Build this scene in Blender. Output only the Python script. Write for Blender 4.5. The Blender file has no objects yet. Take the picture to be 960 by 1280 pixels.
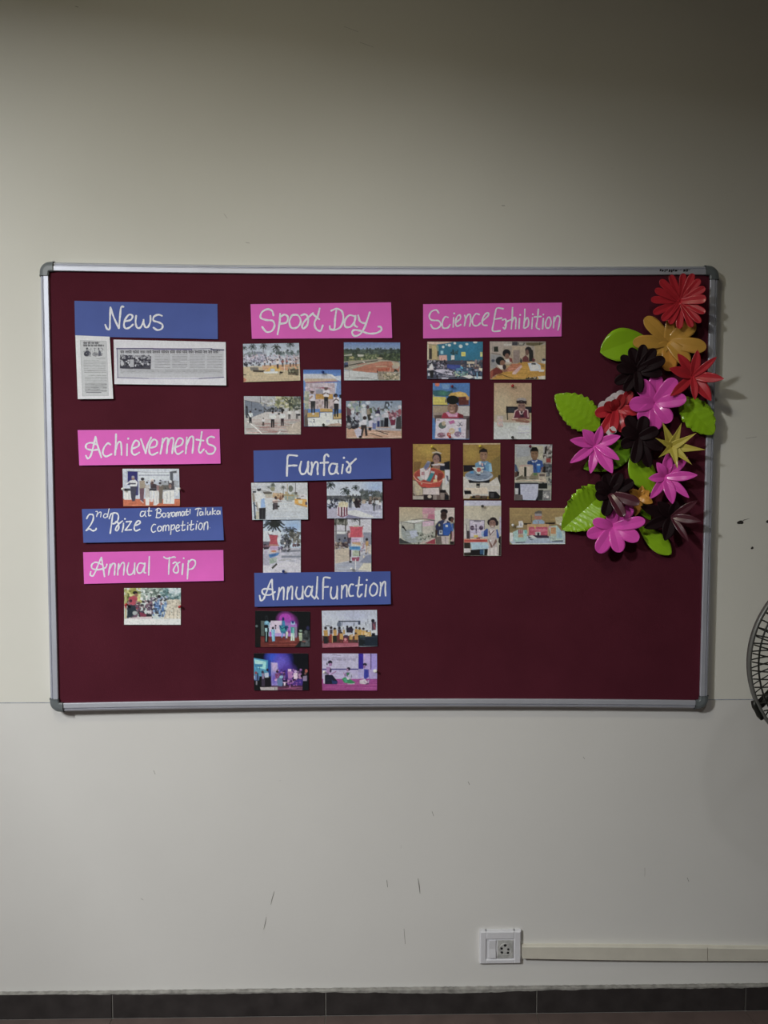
import bpy, bmesh, math, random
import numpy as np
from mathutils import Vector, Matrix

# ------------------------------------------------------------------ camera, lights, exposure
S = bpy.context.scene
COL = S.collection
FPX = 930.0                                   # focal length in pixels of the 960x1280 photograph
Z0 = 1.497                                    # height of the board's centre above the floor
CAM = np.array([-0.0303, -2.0537, 0.0527 + Z0])
YAW, PITCH, ROLL = 0.0179, -0.0546, 0.0010

def _basis():
    cy, sy, cp, sp = math.cos(YAW), math.sin(YAW), math.cos(PITCH), math.sin(PITCH)
    f = np.array([sy*cp, cy*cp, sp]); r = np.array([cy, -sy, 0.0]); u = np.cross(r, f)
    cr, sr = math.cos(ROLL), math.sin(ROLL)
    return r*cr + u*sr, u*cr - r*sr, f
CR, CU, CF = _basis()
cam_data = bpy.data.cameras.new('camera')
cam_data.sensor_fit = 'VERTICAL'; cam_data.sensor_height = 24.0; cam_data.sensor_width = 18.0
cam_data.lens = FPX/1280.0*24.0
cam_data.clip_start = 0.02
cam = bpy.data.objects.new('camera', cam_data); COL.objects.link(cam)
cam.matrix_world = Matrix(((CR[0], CU[0], -CF[0], CAM[0]), (CR[1], CU[1], -CF[1], CAM[1]),
                           (CR[2], CU[2], -CF[2], CAM[2]), (0, 0, 0, 1)))
S.camera = cam
vs = S.view_settings
vs.view_transform = 'Standard'; vs.look = 'None'; vs.gamma = 1.0; vs.use_curve_mapping = False
vs.exposure = 0.0
S.cycles.use_denoising = True
world = bpy.data.worlds.new('room_world'); S.world = world; world.use_nodes = True
world.node_tree.nodes['Background'].inputs[0].default_value = (0.6, 0.65, 0.7, 1)
world.node_tree.nodes['Background'].inputs[1].default_value = 0.0

CEIL = 3.2
# one recessed panel in the room's ceiling, left of the camera
def area(name, loc, rot, sx, sy, power, col):
    l = bpy.data.lights.new(name, 'AREA'); l.shape = 'RECTANGLE'; l.size = sx; l.size_y = sy
    l.energy = power; l.color = col
    o = bpy.data.objects.new(name, l); COL.objects.link(o); o.location = loc; o.rotation_euler = rot
LAMPS = [(-0.59, -1.68, 0.4, 0.4)]
area('ceiling_panel_lamp', (-0.59, -1.68, CEIL-0.035), (0, 0, 0), 0.4, 0.4, 10.5, (1.0, 0.92, 0.64))
# daylight from a tall narrow window high in the passage on the left; it comes through the wide opening, under the lintel
area('passage_daylight', (-2.69, -3.15, 3.6), (0, math.radians(-90), 0), 1.2, 0.30, 425.0, (0.985, 1.0, 1.0))

# unseen spot added behind the camera to brighten the middle of the wall
SPOT = (0.05, -2.75, CEIL-0.12)
_s = bpy.data.lights.new('board_fill_spot', 'SPOT'); _s.energy = 50.0; _s.color = (1.0, 1.0, 0.98)
_s.spot_size = math.radians(48); _s.spot_blend = 1.0; _s.shadow_soft_size = 0.07
_o = bpy.data.objects.new('board_fill_spot', _s); COL.objects.link(_o); _o.location = SPOT
_o.rotation_euler = (Vector((0.02, 0.0, 1.30))-Vector(SPOT)).to_track_quat('-Z', 'Y').to_euler()

# ------------------------------------------------------------------ helpers
def ray(px, py, Y=0.0):
    """point of the plane y = Y seen at pixel (px, py)"""
    d = CR*(px-480)/FPX - CU*(py-640)/FPX + CF
    t = (Y - CAM[1])/d[1]
    return CAM + t*d
def lin(c):
    c = c/255.0
    return c/12.92 if c <= 0.04045 else ((c+0.055)/1.055)**2.4
def hexlin(h):
    return np.array([lin(int(h[i:i+2], 16)) for i in (0, 2, 4)])

def mat(name, col, rough=0.6, metal=0.0, noise=0.06, nscale=30.0, bump=0.0, bscale=200.0, spec=0.5, coat=0.0, sheen=0.0, attr=False):
    m = bpy.data.materials.new(name); m.use_nodes = True
    nt = m.node_tree; n = nt.nodes; L = nt.links
    b = n['Principled BSDF']
    b.inputs['Roughness'].default_value = rough; b.inputs['Metallic'].default_value = metal
    b.inputs['Specular IOR Level'].default_value = spec
    b.inputs['Coat Weight'].default_value = coat; b.inputs['Coat Roughness'].default_value = 0.12
    if sheen: b.inputs['Sheen Weight'].default_value = sheen; b.inputs['Sheen Roughness'].default_value = 0.4
    tc = n.new('ShaderNodeTexCoord')
    ns = n.new('ShaderNodeTexNoise'); ns.inputs['Scale'].default_value = nscale; ns.inputs['Detail'].default_value = 4
    L.new(tc.outputs['Object'], ns.inputs['Vector'])
    mr = n.new('ShaderNodeMapRange'); mr.inputs['From Min'].default_value = 0.25; mr.inputs['From Max'].default_value = 0.75
    mr.inputs['To Min'].default_value = 1-noise; mr.inputs['To Max'].default_value = 1+noise
    L.new(ns.outputs['Fac'], mr.inputs['Value'])
    mx = n.new('ShaderNodeMix'); mx.data_type = 'RGBA'; mx.blend_type = 'MULTIPLY'; mx.inputs['Factor'].default_value = 1.0
    if attr:
        at = n.new('ShaderNodeAttribute'); at.attribute_name = 'print'
        L.new(at.outputs['Color'], mx.inputs['A'])
    else:
        mx.inputs['A'].default_value = (*col, 1)
    L.new(mr.outputs['Result'], mx.inputs['B'])
    L.new(mx.outputs['Result'], b.inputs['Base Color'])
    if bump:
        n2 = n.new('ShaderNodeTexNoise'); n2.inputs['Scale'].default_value = bscale; n2.inputs['Detail'].default_value = 3
        L.new(tc.outputs['Object'], n2.inputs['Vector'])
        bp = n.new('ShaderNodeBump'); bp.inputs['Strength'].default_value = bump; bp.inputs['Distance'].default_value = 0.002
        L.new(n2.outputs['Fac'], bp.inputs['Height']); L.new(bp.outputs['Normal'], b.inputs['Normal'])
    return m

def link(name, verts, faces, m, parent=None, loc=None, smooth=False):
    """one mesh object; verts are in world space, moved to the parent's (or their own) origin"""
    me = bpy.data.meshes.new(name)
    base = Vector(parent_loc(parent)) if parent is not None else Vector(loc if loc is not None else (0, 0, 0))
    me.from_pydata([(v[0]-base.x, v[1]-base.y, v[2]-base.z) for v in verts], [], faces)
    if smooth: me.polygons.foreach_set('use_smooth', [True]*len(me.polygons))
    if m: me.materials.append(m)
    o = bpy.data.objects.new(name, me); COL.objects.link(o)
    if parent is not None: o.parent = parent
    else: o.location = base
    return o
def parent_loc(p):
    v = Vector(p.location)
    while p.parent: p = p.parent; v += Vector(p.location)
    return v
def empty(name, loc):
    o = bpy.data.objects.new(name, None); COL.objects.link(o); o.location = loc; o.empty_display_size = 0.05
    return o
def tag(o, label, cat, group=None):
    o['label'] = label; o['category'] = cat
    if group: o['group'] = group
    return o
def structure(o): o['kind'] = 'structure'; return o

class Geo:
    def __init__(s): s.v = []; s.f = []
    def add(s, v, f):
        k = len(s.v); s.v += [tuple(p) for p in v]; s.f += [tuple(i+k for i in q) for q in f]; return s
    def box(s, a, b, bev=0.0):
        (x0, y0, z0), (x1, y1, z1) = a, b
        if bev <= 0:
            v = [(x0,y0,z0),(x1,y0,z0),(x1,y1,z0),(x0,y1,z0),(x0,y0,z1),(x1,y0,z1),(x1,y1,z1),(x0,y1,z1)]
            return s.add(v, [(0,3,2,1),(4,5,6,7),(0,1,5,4),(1,2,6,5),(2,3,7,6),(3,0,4,7)])
        # box with its front (low y) edges chamfered
        v = [(x0,y1,z0),(x1,y1,z0),(x1,y1,z1),(x0,y1,z1),
             (x0,y0+bev,z0),(x1,y0+bev,z0),(x1,y0+bev,z1),(x0,y0+bev,z1),
             (x0+bev,y0,z0+bev),(x1-bev,y0,z0+bev),(x1-bev,y0,z1-bev),(x0+bev,y0,z1-bev)]
        f = [(0,3,2,1)]
        for i in range(4):
            j = (i+1) % 4
            f += [(i, j, 4+j, 4+i), (4+i, 4+j, 8+j, 8+i)]
        f.append((8,9,10,11))
        return s.add(v, f)
    def tube(s, pts, r, n=6, closed=False, cap=True):
        pts = [Vector(p) for p in pts]; N = len(pts); v = []
        rr = r if isinstance(r, (list, tuple)) else [r]*N
        for i, p in enumerate(pts):
            a = pts[(i-1) % N] if (closed or i > 0) else p
            b = pts[(i+1) % N] if (closed or i < N-1) else p
            d = (b-a).normalized()
            up = Vector((0, 0, 1)) if abs(d.z) < 0.9 else Vector((0, 1, 0))
            if closed: up = Vector((0, 1, 0)) if abs(d.y) < 0.9 else Vector((0, 0, 1))
            x = d.cross(up).normalized(); y = d.cross(x).normalized()
            for k in range(n):
                t = 2*math.pi*k/n
                v.append(p + (x*math.cos(t) + y*math.sin(t))*rr[i])
        f = []
        for i in range(N if closed else N-1):
            j = (i+1) % N
            for k in range(n):
                k2 = (k+1) % n
                f.append((i*n+k, i*n+k2, j*n+k2, j*n+k))
        if cap and not closed: f += [tuple(range(n-1, -1, -1)), tuple((N-1)*n+k for k in range(n))]
        return s.add(v, f)
    def lathe(s, c, prof, n=24, axis='y'):
        """prof: (radius, offset along the axis)"""
        c = Vector(c); v = []; f = []
        for (r, h) in prof:
            for k in range(n):
                t = 2*math.pi*k/n; a, b = r*math.cos(t), r*math.sin(t)
                v.append(c + (Vector((a, h, b)) if axis == 'y' else Vector((a, b, h)) if axis == 'z' else Vector((h, a, b))))
        for i in range(len(prof)-1):
            for k in range(n):
                k2 = (k+1) % n
                f.append((i*n+k, i*n+k2, (i+1)*n+k2, (i+1)*n+k))
        f.append(tuple(range(n))); f.append(tuple((len(prof)-1)*n+k for k in range(n-1, -1, -1)))
        return s.add(v, f)
    def build(s, name, m, parent=None, loc=None, smooth=False):
        return link(name, s.v, s.f, m, parent, loc, smooth)

# ------------------------------------------------------------------ materials
def wall_material():
    m = bpy.data.materials.new('painted_wall'); m.use_nodes = True
    nt = m.node_tree; n = nt.nodes; L = nt.links; b = n['Principled BSDF']
    b.inputs['Roughness'].default_value = 0.55; b.inputs['Specular IOR Level'].default_value = 0.25
    g = n.new('ShaderNodeNewGeometry'); sp = n.new('ShaderNodeSeparateXYZ'); L.new(g.outputs['Position'], sp.inputs[0])
    # two coats of paint that meet at the pencil line
    cmp_ = n.new('ShaderNodeMapRange'); cmp_.inputs['From Min'].default_value = ZLINE-0.004; cmp_.inputs['From Max'].default_value = ZLINE+0.004
    L.new(sp.outputs['Z'], cmp_.inputs['Value'])
    mx = n.new('ShaderNodeMix'); mx.data_type = 'RGBA'
    mx.inputs['A'].default_value = (0.735, 0.725, 0.705, 1); mx.inputs['B'].default_value = (0.745, 0.735, 0.675, 1)
    L.new(cmp_.outputs['Result'], mx.inputs['Factor'])
    n1 = n.new('ShaderNodeTexNoise'); n1.inputs['Scale'].default_value = 1.7; n1.inputs['Detail'].default_value = 5
    L.new(g.outputs['Position'], n1.inputs['Vector'])
    r1 = n.new('ShaderNodeMapRange'); r1.inputs['From Min'].default_value = 0.3; r1.inputs['From Max'].default_value = 0.7
    r1.inputs['To Min'].default_value = 0.965; r1.inputs['To Max'].default_value = 1.03
    L.new(n1.outputs['Fac'], r1.inputs['Value'])
    m2 = n.new('ShaderNodeMix'); m2.data_type = 'RGBA'; m2.blend_type = 'MULTIPLY'; m2.inputs['Factor'].default_value = 1
    L.new(mx.outputs['Result'], m2.inputs['A']); L.new(r1.outputs['Result'], m2.inputs['B'])
    # small dirt specks
    n3 = n.new('ShaderNodeTexNoise'); n3.inputs['Scale'].default_value = 26; n3.inputs['Detail'].default_value = 6
    L.new(g.outputs['Position'], n3.inputs['Vector'])
    r3 = n.new('ShaderNodeMapRange'); r3.inputs['From Min'].default_value = 0.74; r3.inputs['From Max'].default_value = 0.80
    r3.inputs['To Min'].default_value = 1.0; r3.inputs['To Max'].default_value = 0.72
    L.new(n3.outputs['Fac'], r3.inputs['Value'])
    m3 = n.new('ShaderNodeMix'); m3.data_type = 'RGBA'; m3.blend_type = 'MULTIPLY'; m3.inputs['Factor'].default_value = 1
    L.new(m2.outputs['Result'], m3.inputs['A']); L.new(r3.outputs['Result'], m3.inputs['B'])
    L.new(m3.outputs['Result'], b.inputs['Base Color'])
    n4 = n.new('ShaderNodeTexNoise'); n4.inputs['Scale'].default_value = 9; n4.inputs['Detail'].default_value = 7
    L.new(g.outputs['Position'], n4.inputs['Vector'])
    bp = n.new('ShaderNodeBump'); bp.inputs['Strength'].default_value = 0.25; bp.inputs['Distance'].default_value = 0.004
    L.new(n4.outputs['Fac'], bp.inputs['Height']); L.new(bp.outputs['Normal'], b.inputs['Normal'])
    return m
ZLINE = ray(20, 878.5)[2]
M = {}
M['wall'] = wall_material()
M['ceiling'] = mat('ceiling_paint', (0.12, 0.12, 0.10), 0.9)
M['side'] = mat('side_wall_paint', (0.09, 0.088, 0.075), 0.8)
M['floor'] = mat('brown_floor_tile', (0.118, 0.086, 0.078), 0.4, noise=0.18, nscale=14)
M['skirt'] = mat('dark_skirting_tile', (0.036, 0.031, 0.031), 0.5, noise=0.3, nscale=22, spec=0.3)
M['grout'] = mat('pale_grout', (0.26, 0.25, 0.235), 0.9, noise=0.15)
M['smear'] = mat('paint_smear', (0.27, 0.262, 0.245), 0.95, noise=0.4, nscale=50)
M['alu'] = mat('satin_aluminium', (0.60, 0.62, 0.70), 0.55, 0.55, noise=0.05, nscale=15)
M['cap'] = mat('grey_plastic', (0.15, 0.17, 0.18), 0.42, noise=0.05)
M['felt'] = mat('maroon_felt', (0.093, 0.0180, 0.0305), 0.95, noise=0.10, nscale=7, bump=0.35, bscale=900, spec=0.02)
M['felt_back'] = mat('board_back', (0.2, 0.17, 0.13), 0.8)
M['pink'] = mat('pink_card', (0.90, 0.165, 0.66), 0.6, noise=0.05, nscale=12, bump=0.25, bscale=22, spec=0.2)
M['blue'] = mat('blue_card', (0.085, 0.130, 0.43), 0.6, noise=0.08, nscale=9, bump=0.25, bscale=22, spec=0.2)
M['ink'] = mat('white_paint_pen', (0.90, 0.92, 1.0), 0.6, noise=0.12, nscale=160, spec=0.2)
M['paper'] = mat('white_paper', (0.78, 0.78, 0.84), 0.7, noise=0.03)
M['photo'] = mat('photo_print', (1, 1, 1), 0.38, noise=0.02, attr=True, spec=0.35)
M['news'] = mat('newsprint', (1, 1, 1), 0.8, noise=0.02, attr=True, spec=0.2)
def glossy(name, c, r=0.32, coat=0.35): return mat(name, c, r, noise=0.07, nscale=25, coat=coat, bump=0.12, bscale=35, spec=0.45 if coat else 0.15)
M['f_red'] = glossy('glazed_red_paper', (0.56, 0.030, 0.045))
M['f_deepred'] = glossy('glazed_deep_red_paper', (0.36, 0.020, 0.026))
M['f_mustard'] = glossy('glazed_mustard_paper', (0.66, 0.36, 0.07))
M['f_orange'] = glossy('glazed_orange_paper', (0.70, 0.33, 0.06))
M['f_yellow'] = glossy('glazed_yellow_paper', (0.60, 0.50, 0.085), 0.5, 0.1)
M['f_pink'] = glossy('glazed_pink_paper', (0.86, 0.10, 0.56), 0.28, 0.45)
M['f_dark'] = glossy('glazed_maroon_paper', (0.014, 0.0055, 0.0075), 0.5, 0.0)
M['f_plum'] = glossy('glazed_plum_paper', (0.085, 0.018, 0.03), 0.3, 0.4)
M['f_white'] = mat('white_paper_back', (0.72, 0.66, 0.68), 0.6)
M['leaf'] = glossy('glazed_green_paper', (0.30, 0.54, 0.02), 0.24, 0.5)
M['leaf_dark'] = glossy('glazed_dark_green_paper', (0.17, 0.36, 0.016), 0.35, 0.3)
M['stalk'] = mat('paper_stalk', (0.10, 0.16, 0.03), 0.7)
for k, c in dict(red=(0.5, 0.03, 0.03), white=(0.85, 0.85, 0.82), blue=(0.02, 0.05, 0.22), dark=(0.05, 0.055, 0.05), yellow=(0.75, 0.6, 0.08), plum=(0.16, 0.02, 0.05)).items():
    M['pin_'+k] = mat(k+'_pin_plastic', c, 0.3, noise=0.02)
M['steel'] = mat('pin_steel', (0.6, 0.6, 0.6), 0.3, 1.0, noise=0.02)
M['plastic'] = mat('white_switch_plastic', (0.70, 0.70, 0.74), 0.35, noise=0.04, nscale=40)
M['socket'] = mat('worn_socket_plastic', (0.50, 0.50, 0.49), 0.4, noise=0.35, nscale=60)
M['hole'] = mat('socket_hole', (0.012, 0.012, 0.012), 0.8)
M['trunk'] = mat('cream_trunking', (0.66, 0.63, 0.55), 0.45, noise=0.06, nscale=18)
M['fan_grey'] = mat('fan_grey_paint', (0.12, 0.12, 0.112), 0.4, 0.2, noise=0.08)
M['fan_black'] = mat('fan_black_wire', (0.022, 0.022, 0.019), 0.4, 0.4, noise=0.08)
M['fan_blade'] = mat('fan_blade_paint', (0.05, 0.05, 0.05), 0.4)
M['scuff'] = mat('scuff_grey', (0.26, 0.25, 0.23), 0.9, noise=0.3, nscale=90)
M['hole_dark'] = mat('nail_hole', (0.035, 0.03, 0.026), 0.95)
M['pencil'] = mat('blue_pencil', (0.33, 0.36, 0.42), 0.9, noise=0.3, nscale=80)
M['mark_ink'] = mat('marker_ink', (0.02, 0.02, 0.025), 0.6)
M['glow'] = bpy.data.materials.new('lamp_diffuser'); M['glow'].use_nodes = True
_b = M['glow'].node_tree.nodes['Principled BSDF']; _b.inputs['Emission Color'].default_value = (1, 0.98, 0.94, 1); _b.inputs['Emission Strength'].default_value = 4.0

# ------------------------------------------------------------------ the room
XL, XR, YB, XH, HZ = -2.0, 3.2, -4.8, -2.75, 4.5
structure(Geo().box((XH-0.1, 0, -0.1), (XR+0.1, 0.12, HZ+0.1)).build('wall_back', M['wall'])); wall = bpy.data.objects['wall_back']
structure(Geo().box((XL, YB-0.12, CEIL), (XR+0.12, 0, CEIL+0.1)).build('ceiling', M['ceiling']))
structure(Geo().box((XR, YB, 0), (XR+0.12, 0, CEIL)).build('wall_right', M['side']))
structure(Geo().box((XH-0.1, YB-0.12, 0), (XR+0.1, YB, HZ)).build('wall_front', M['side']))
# left wall: a wide opening into the passage, y -4.4..-0.9, up to the lintel
wl = Geo()
wl.box((XL-0.05, -4.4, 2.925), (XL, -0.9, HZ)); wl.box((XL-0.05, YB, 0), (XL, -4.4, HZ)); wl.box((XL-0.05, -0.9, 0), (XL, 0, HZ))
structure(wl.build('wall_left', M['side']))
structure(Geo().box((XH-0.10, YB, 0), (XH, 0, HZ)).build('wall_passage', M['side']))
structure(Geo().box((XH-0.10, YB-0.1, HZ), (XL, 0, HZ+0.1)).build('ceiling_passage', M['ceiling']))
win = Geo()
for a_, b_ in (((XH, -3.35, 2.95), (XH+0.04, -3.30, 4.25)), ((XH, -3.0, 2.95), (XH+0.04, -2.95, 4.25)), ((XH, -3.30, 2.95), (XH+0.04, -3.0, 3.0)), ((XH, -3.30, 4.2), (XH+0.04, -3.0, 4.25))): win.box(a_, b_)
win = structure(win.build('window_1', M['plastic']))
Geo().box((XH+0.01, -3.30, 3.0), (XH+0.02, -3.0, 4.2)).build('pane', M['glow'], win)
for (lx, ly, sx, sy, *_r) in LAMPS:
    t = empty('ceiling_light', (lx, ly, CEIL)); tag(t, 'square recessed ceiling light panel out of view above', 'ceiling light')
    fr = Geo(); h = sx/2+0.02
    for a, b in (((lx-h, ly-h), (lx+h, ly-h+0.02)), ((lx-h, ly+h-0.02), (lx+h, ly+h)), ((lx-h, ly-h+0.02), (lx-h+0.02, ly+h-0.02)), ((lx+h-0.02, ly-h+0.02), (lx+h, ly+h-0.02))):
        fr.box((*a, CEIL-0.03), (*b, CEIL))
    fr.build('frame', M['plastic'], t)
    Geo().box((lx-sx/2, ly-sy/2, CEIL-0.02), (lx+sx/2, ly+sy/2, CEIL)).build('diffuser', M['glow'], t)

sl = empty('fill_spot_body', (SPOT[0], SPOT[1], SPOT[2]-0.02)); tag(sl, 'small housing of an added fill spot aimed at the board, out of view', 'ceiling light')  # body made up to go with the added fill spot
Geo().tube([(SPOT[0], SPOT[1]-0.06, CEIL), (SPOT[0], SPOT[1]-0.06, SPOT[2]+0.03)], 0.01, 8).build('stem', M['plastic'], sl)
_d = (Vector((0.02, 0.0, 1.30))-Vector(SPOT)).normalized()
Geo().tube([Vector(SPOT)-_d*0.14, Vector(SPOT)-_d*0.075], 0.05, 16).build('can', M['plastic'], sl)

# floor: a grout bed and 0.6 m tiles whose joints meet the skirting's
TJ = [ray(x, 1250, -0.012)[0] for x in (140, 405, 670, 932)]
TW = (TJ[3]-TJ[0])/3.0
floor = structure(Geo().box((XH-0.1, YB-0.1, -0.06), (XR+0.1, 0.0, -0.0025)).build('floor', M['grout']))
tile_mesh = None
def tile(x0, y0, x1, y1):
    e = 0.0012
    Geo().box((x0+e, y0+e, -0.012), (x1-e, y1-e, 0.0)).build('tile', M['floor'], floor)
i0 = int(math.floor((XL-TJ[0])/TW)); i1 = int(math.ceil((XR-TJ[0])/TW))
for i in range(i0, i1):
    for j in range(9):
        x0 = max(TJ[0]+i*TW, XL); x1 = min(TJ[0]+(i+1)*TW, XR)
        y1 = -0.012 - j*TW; y0 = max(y1-TW, YB)
        if y0 < y1 and x0 < x1: tile(x0, y0, x1, y1)
# skirting
ZS = 0.073
bb = structure(empty('baseboard_back', (0, 0, 0)))
Geo().box((XL, -0.009, 0), (XR, 0.0, ZS-0.002)).build('grout', M['grout'], bb)
for i in range(i0, i1):
    x0 = max(TJ[0]+i*TW, XL)+0.0016; x1 = min(TJ[0]+(i+1)*TW, XR)-0.0016
    Geo().box((x0, -0.012, 0.0006), (x1, -0.002, ZS), 0.001).build('tile', M['skirt'], bb)
# uneven edge of wall paint slopped over the skirting's top
rnd = random.Random(4)
v = []; f = []; N = 420; ph = 0.0; w = 0.004; slow = 0.0
for i in range(N+1):
    x = -1.5 + 3.2*i/N
    slow = 0.0035 + 0.0032*math.sin(x*3.1+1) + 0.0022*math.sin(x*7.7)
    w = 0.65*w + 0.35*(slow + rnd.uniform(-0.0025, 0.0035))
    v += [(x, -0.0126, ZS+0.0004), (x, -0.0126, ZS-0.0005-max(0.0, w)), (x, -0.0005, ZS+0.0012+rnd.uniform(-0.0008, 0.0008))]
    if i:
        k = 3*i; f += [(k-3, k-2, k+1, k), (k-1, k-3, k, k+2)]
link('paint_edge', v, f, M['smear'], bb)

# marks on the wall: parts of the wall, thin relief
def wpt(px, py, Y): return tuple(ray(px, py, Y))
def streak(pts, wpx, m, name='scuff_mark', Y=-0.0006):
    v = []; f = []
    for i, (x, y) in enumerate(pts):
        a = pts[max(i-1, 0)]; b = pts[min(i+1, len(pts)-1)]
        dx, dy = b[0]-a[0], b[1]-a[1]; l = math.hypot(dx, dy) or 1
        nx, ny = -dy/l, dx/l
        ww = wpx/2*(0.35 if i in (0, len(pts)-1) else 1)
        v += [wpt(x+nx*ww, y+ny*ww, Y), wpt(x-nx*ww, y-ny*ww, Y)]
        if i: k = 2*i; f.append((k-2, k, k+1, k-1))
    return link(name, v, f, m, wall)
for pts, w_ in [([(343, 1114), (340, 1124), (338.5, 1131)], 0.9), ([(333, 1146), (331.5, 1154), (329.5, 1162)], 0.9), ([(483.5, 1100), (484.5, 1109)], 1.9),
               ([(522.5, 1098), (524, 1107), (525, 1117)], 1.4), ([(505, 1161), (506.5, 1180)], 1.1), ([(540, 1014), (542, 1020)], 1.5), ([(585, 977), (587, 981)], 1.6),
               ([(192, 963), (194, 968)], 1.4), ([(859, 1097), (861, 1102)], 1.8), ([(729, 946), (731, 949)], 1.4), ([(280, 267), (284, 273)], 0.9), ([(430, 33), (448, 40)], 0.8), ([(450, 53), (467, 59)], 0.8), ([(806, 1085), (806, 1096)], 0.9),
               ([(627, 257), (631, 257)], 2.0), ([(94, 8), (98, 9)], 2.0), ([(932, 548), (946, 546)], 0.9), ([(176, 1123), (179, 1125)], 1.2), ([(307, 303), (312, 304)], 1.2)]:
    streak(pts, w_, M['scuff'])
for x, y, r in ((925.5, 653, 4.2), (940.3, 685, 2.3), (959.5, 652, 2.6)):
    v = [wpt(x, y, -0.0006)]; f = []; n = 14
    for k in range(n):
        t = 2*math.pi*k/n; rr = r*(0.85+0.16*math.sin(2*t+x)+0.10*math.sin(3*t+y))
        v.append(wpt(x+rr*math.cos(t), y+0.75*rr*math.sin(t), -0.0006))
    f = [(0, 1+(k+1) % n, 1+k) for k in range(n)]
    link('nail_hole', v, f, M['hole_dark'], wall)
streak([(923, 655), (930, 650), (937, 648)], 1.0, M['scuff'])
za = ZLINE
link('pencil_line', [(-1.35, -0.0005, za-0.0011), (1.4, -0.0005, za-0.0011), (1.4, -0.0005, za+0.0011), (-1.35, -0.0005, za+0.0011)], [(0, 1, 2, 3)], M['pencil'], wall)

# ------------------------------------------------------------------ the notice board
YF = -0.026                                   # front of the felt
board = empty('notice_board', (0, 0, Z0-0.61))
tag(board, 'large maroon felt notice board with a silver aluminium frame on the cream wall', 'notice board')
W2, H2 = 0.9106, 0.6081
def bow(u): return 4*u*(1-u)
g = Geo(); nx = 24; FW = 0.021
# felt panel: front sheet and rim
pts_top = [(-W2+FW+(2*W2-2*FW)*i/nx, Z0+H2-FW-0.005*bow(i/nx)) for i in range(nx+1)]
pts_bot = [(x, Z0-H2+FW+0.008*bow(i/nx)) for i, (x, _) in enumerate(pts_top)]
v = []; f = []
for i in range(nx+1):
    for (x, z), yy in ((pts_top[i], YF), (pts_bot[i], YF), (pts_top[i], -0.001), (pts_bot[i], -0.001)): v.append((x, yy, z))
    if i:
        k = 4*i; f += [(k-4, k-3, k+1, k), (k-4, k, k+2, k-2), (k-3, k-1, k+3, k+1), (k-2, k+2, k+3, k-1)]
link('felt_panel', v, f, M['felt'], board)
PROF = [(0, 0), (0, 0.021), (0.0015, 0.026), (0.0045, 0.0295), (0.0078, 0.0308), (0.0086, 0.0285), (0.0098, 0.0285), (0.0104, 0.0312), (0.0125, 0.0326), (0.0235, 0.0326), (0.0247, 0.0315), (0.0247, 0.025)]
def sweep(path, prof, name, m, parent, smooth=False):
    """path: (x, z, inward nx, nz); prof: (distance inward, height off the wall)"""
    v = []; f = []; n = len(prof)
    for (x, z, ax, az) in path:
        for (w, h) in prof: v.append((x+ax*w, -h, z+az*w))
    for i in range(len(path)-1):
        for k in range(n-1): f.append((i*n+k, i*n+k+1, (i+1)*n+k+1, (i+1)*n+k))
    f.append(tuple(range(n))); f.append(tuple((len(path)-1)*n+k for k in range(n-1, -1, -1)))
    return link(name, v, f, m, parent, smooth=smooth)
c0 = 0.030
def span(a, b, n=20): return [a+(b-a)*i/n for i in range(n+1)]
top = [(-W2+c0+(2*W2-2*c0)*u, Z0+H2-0.005*bow(u), 0, -1) for u in span(0, 1)]
bot = [(-W2+c0+(2*W2-2*c0)*u, Z0-H2+0.008*bow(u), 0, 1) for u in span(0, 1)]
lef = [(-W2, z, 1, 0) for z in span(Z0-H2+c0, Z0+H2-c0, 4)]
rig = [(W2, z, -1, 0) for z in span(Z0-H2+c0, Z0+H2-c0, 4)]
top_rail = sweep(top, PROF, 'frame_rail', M['alu'], board)
for p in (bot, lef, rig): sweep(p, PROF, 'frame_rail', M['alu'], board)
CPROF = [(-0.0012, 0), (-0.0012, 0.023), (0.0005, 0.0285), (0.004, 0.0322), (0.0085, 0.0338), (0.012, 0.0346), (0.0235, 0.0346), (0.0262, 0.0325), (0.0262, 0.025)]
for sx, sz in ((-1, 1), (1, 1), (1, -1), (-1, -1)):
    R = 0.0285; cx, cz = sx*(W2-R), Z0+sz*(H2-R); path = []
    path.append((sx*W2, cz-sz*0.009, -sx, 0))
    for k in range(9):
        t = math.pi/2*k/8
        path.append((cx+sx*R*math.cos(t), cz+sz*R*math.sin(t), -sx*math.cos(t), -sz*math.sin(t)))
    path.append((cx-sx*0.009, Z0+sz*H2, 0, -sz))
    cap = sweep(path, CPROF, 'corner_cap', M['cap'], board)
    # raised lips where the cap grips each rail, and the filled inner corner of the cap
    for (x, z, ax, az), (dx, dz) in ((path[0], (0, sz)), (path[-1], (sx, 0))):
        pr = [(w-0.0006 if i < 3 else w, h+0.0010) for i, (w, h) in enumerate(CPROF)]
        sweep([(x, z, ax, az), (x+dx*0.0028, z+dz*0.0028, ax, az)], pr, 'cap_lip', M['cap'], cap)
    q = 0.0335; g = Geo(); ax, az = sx*(W2-0.021), Z0+sz*(H2-0.021)
    vv = [(ax, -0.0335, az)]
    rr = 0.016; ccx, ccz = ax-sx*rr, az-sz*rr
    for k in range(7):
        t = math.pi/2*k/6; vv.append((ccx+sx*rr*math.cos(t), -0.0335, ccz+sz*rr*math.sin(t)))
    vb = [(p[0], -0.0265, p[2]) for p in vv]
    n = len(vv); ff = [tuple(range(n)), tuple(range(2*n-1, n-1, -1))]+[(i, (i+1) % n, n+(i+1) % n, n+i) for i in range(n)]
    link('cap_corner', vv+vb, ff, M['cap'], cap)

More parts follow.
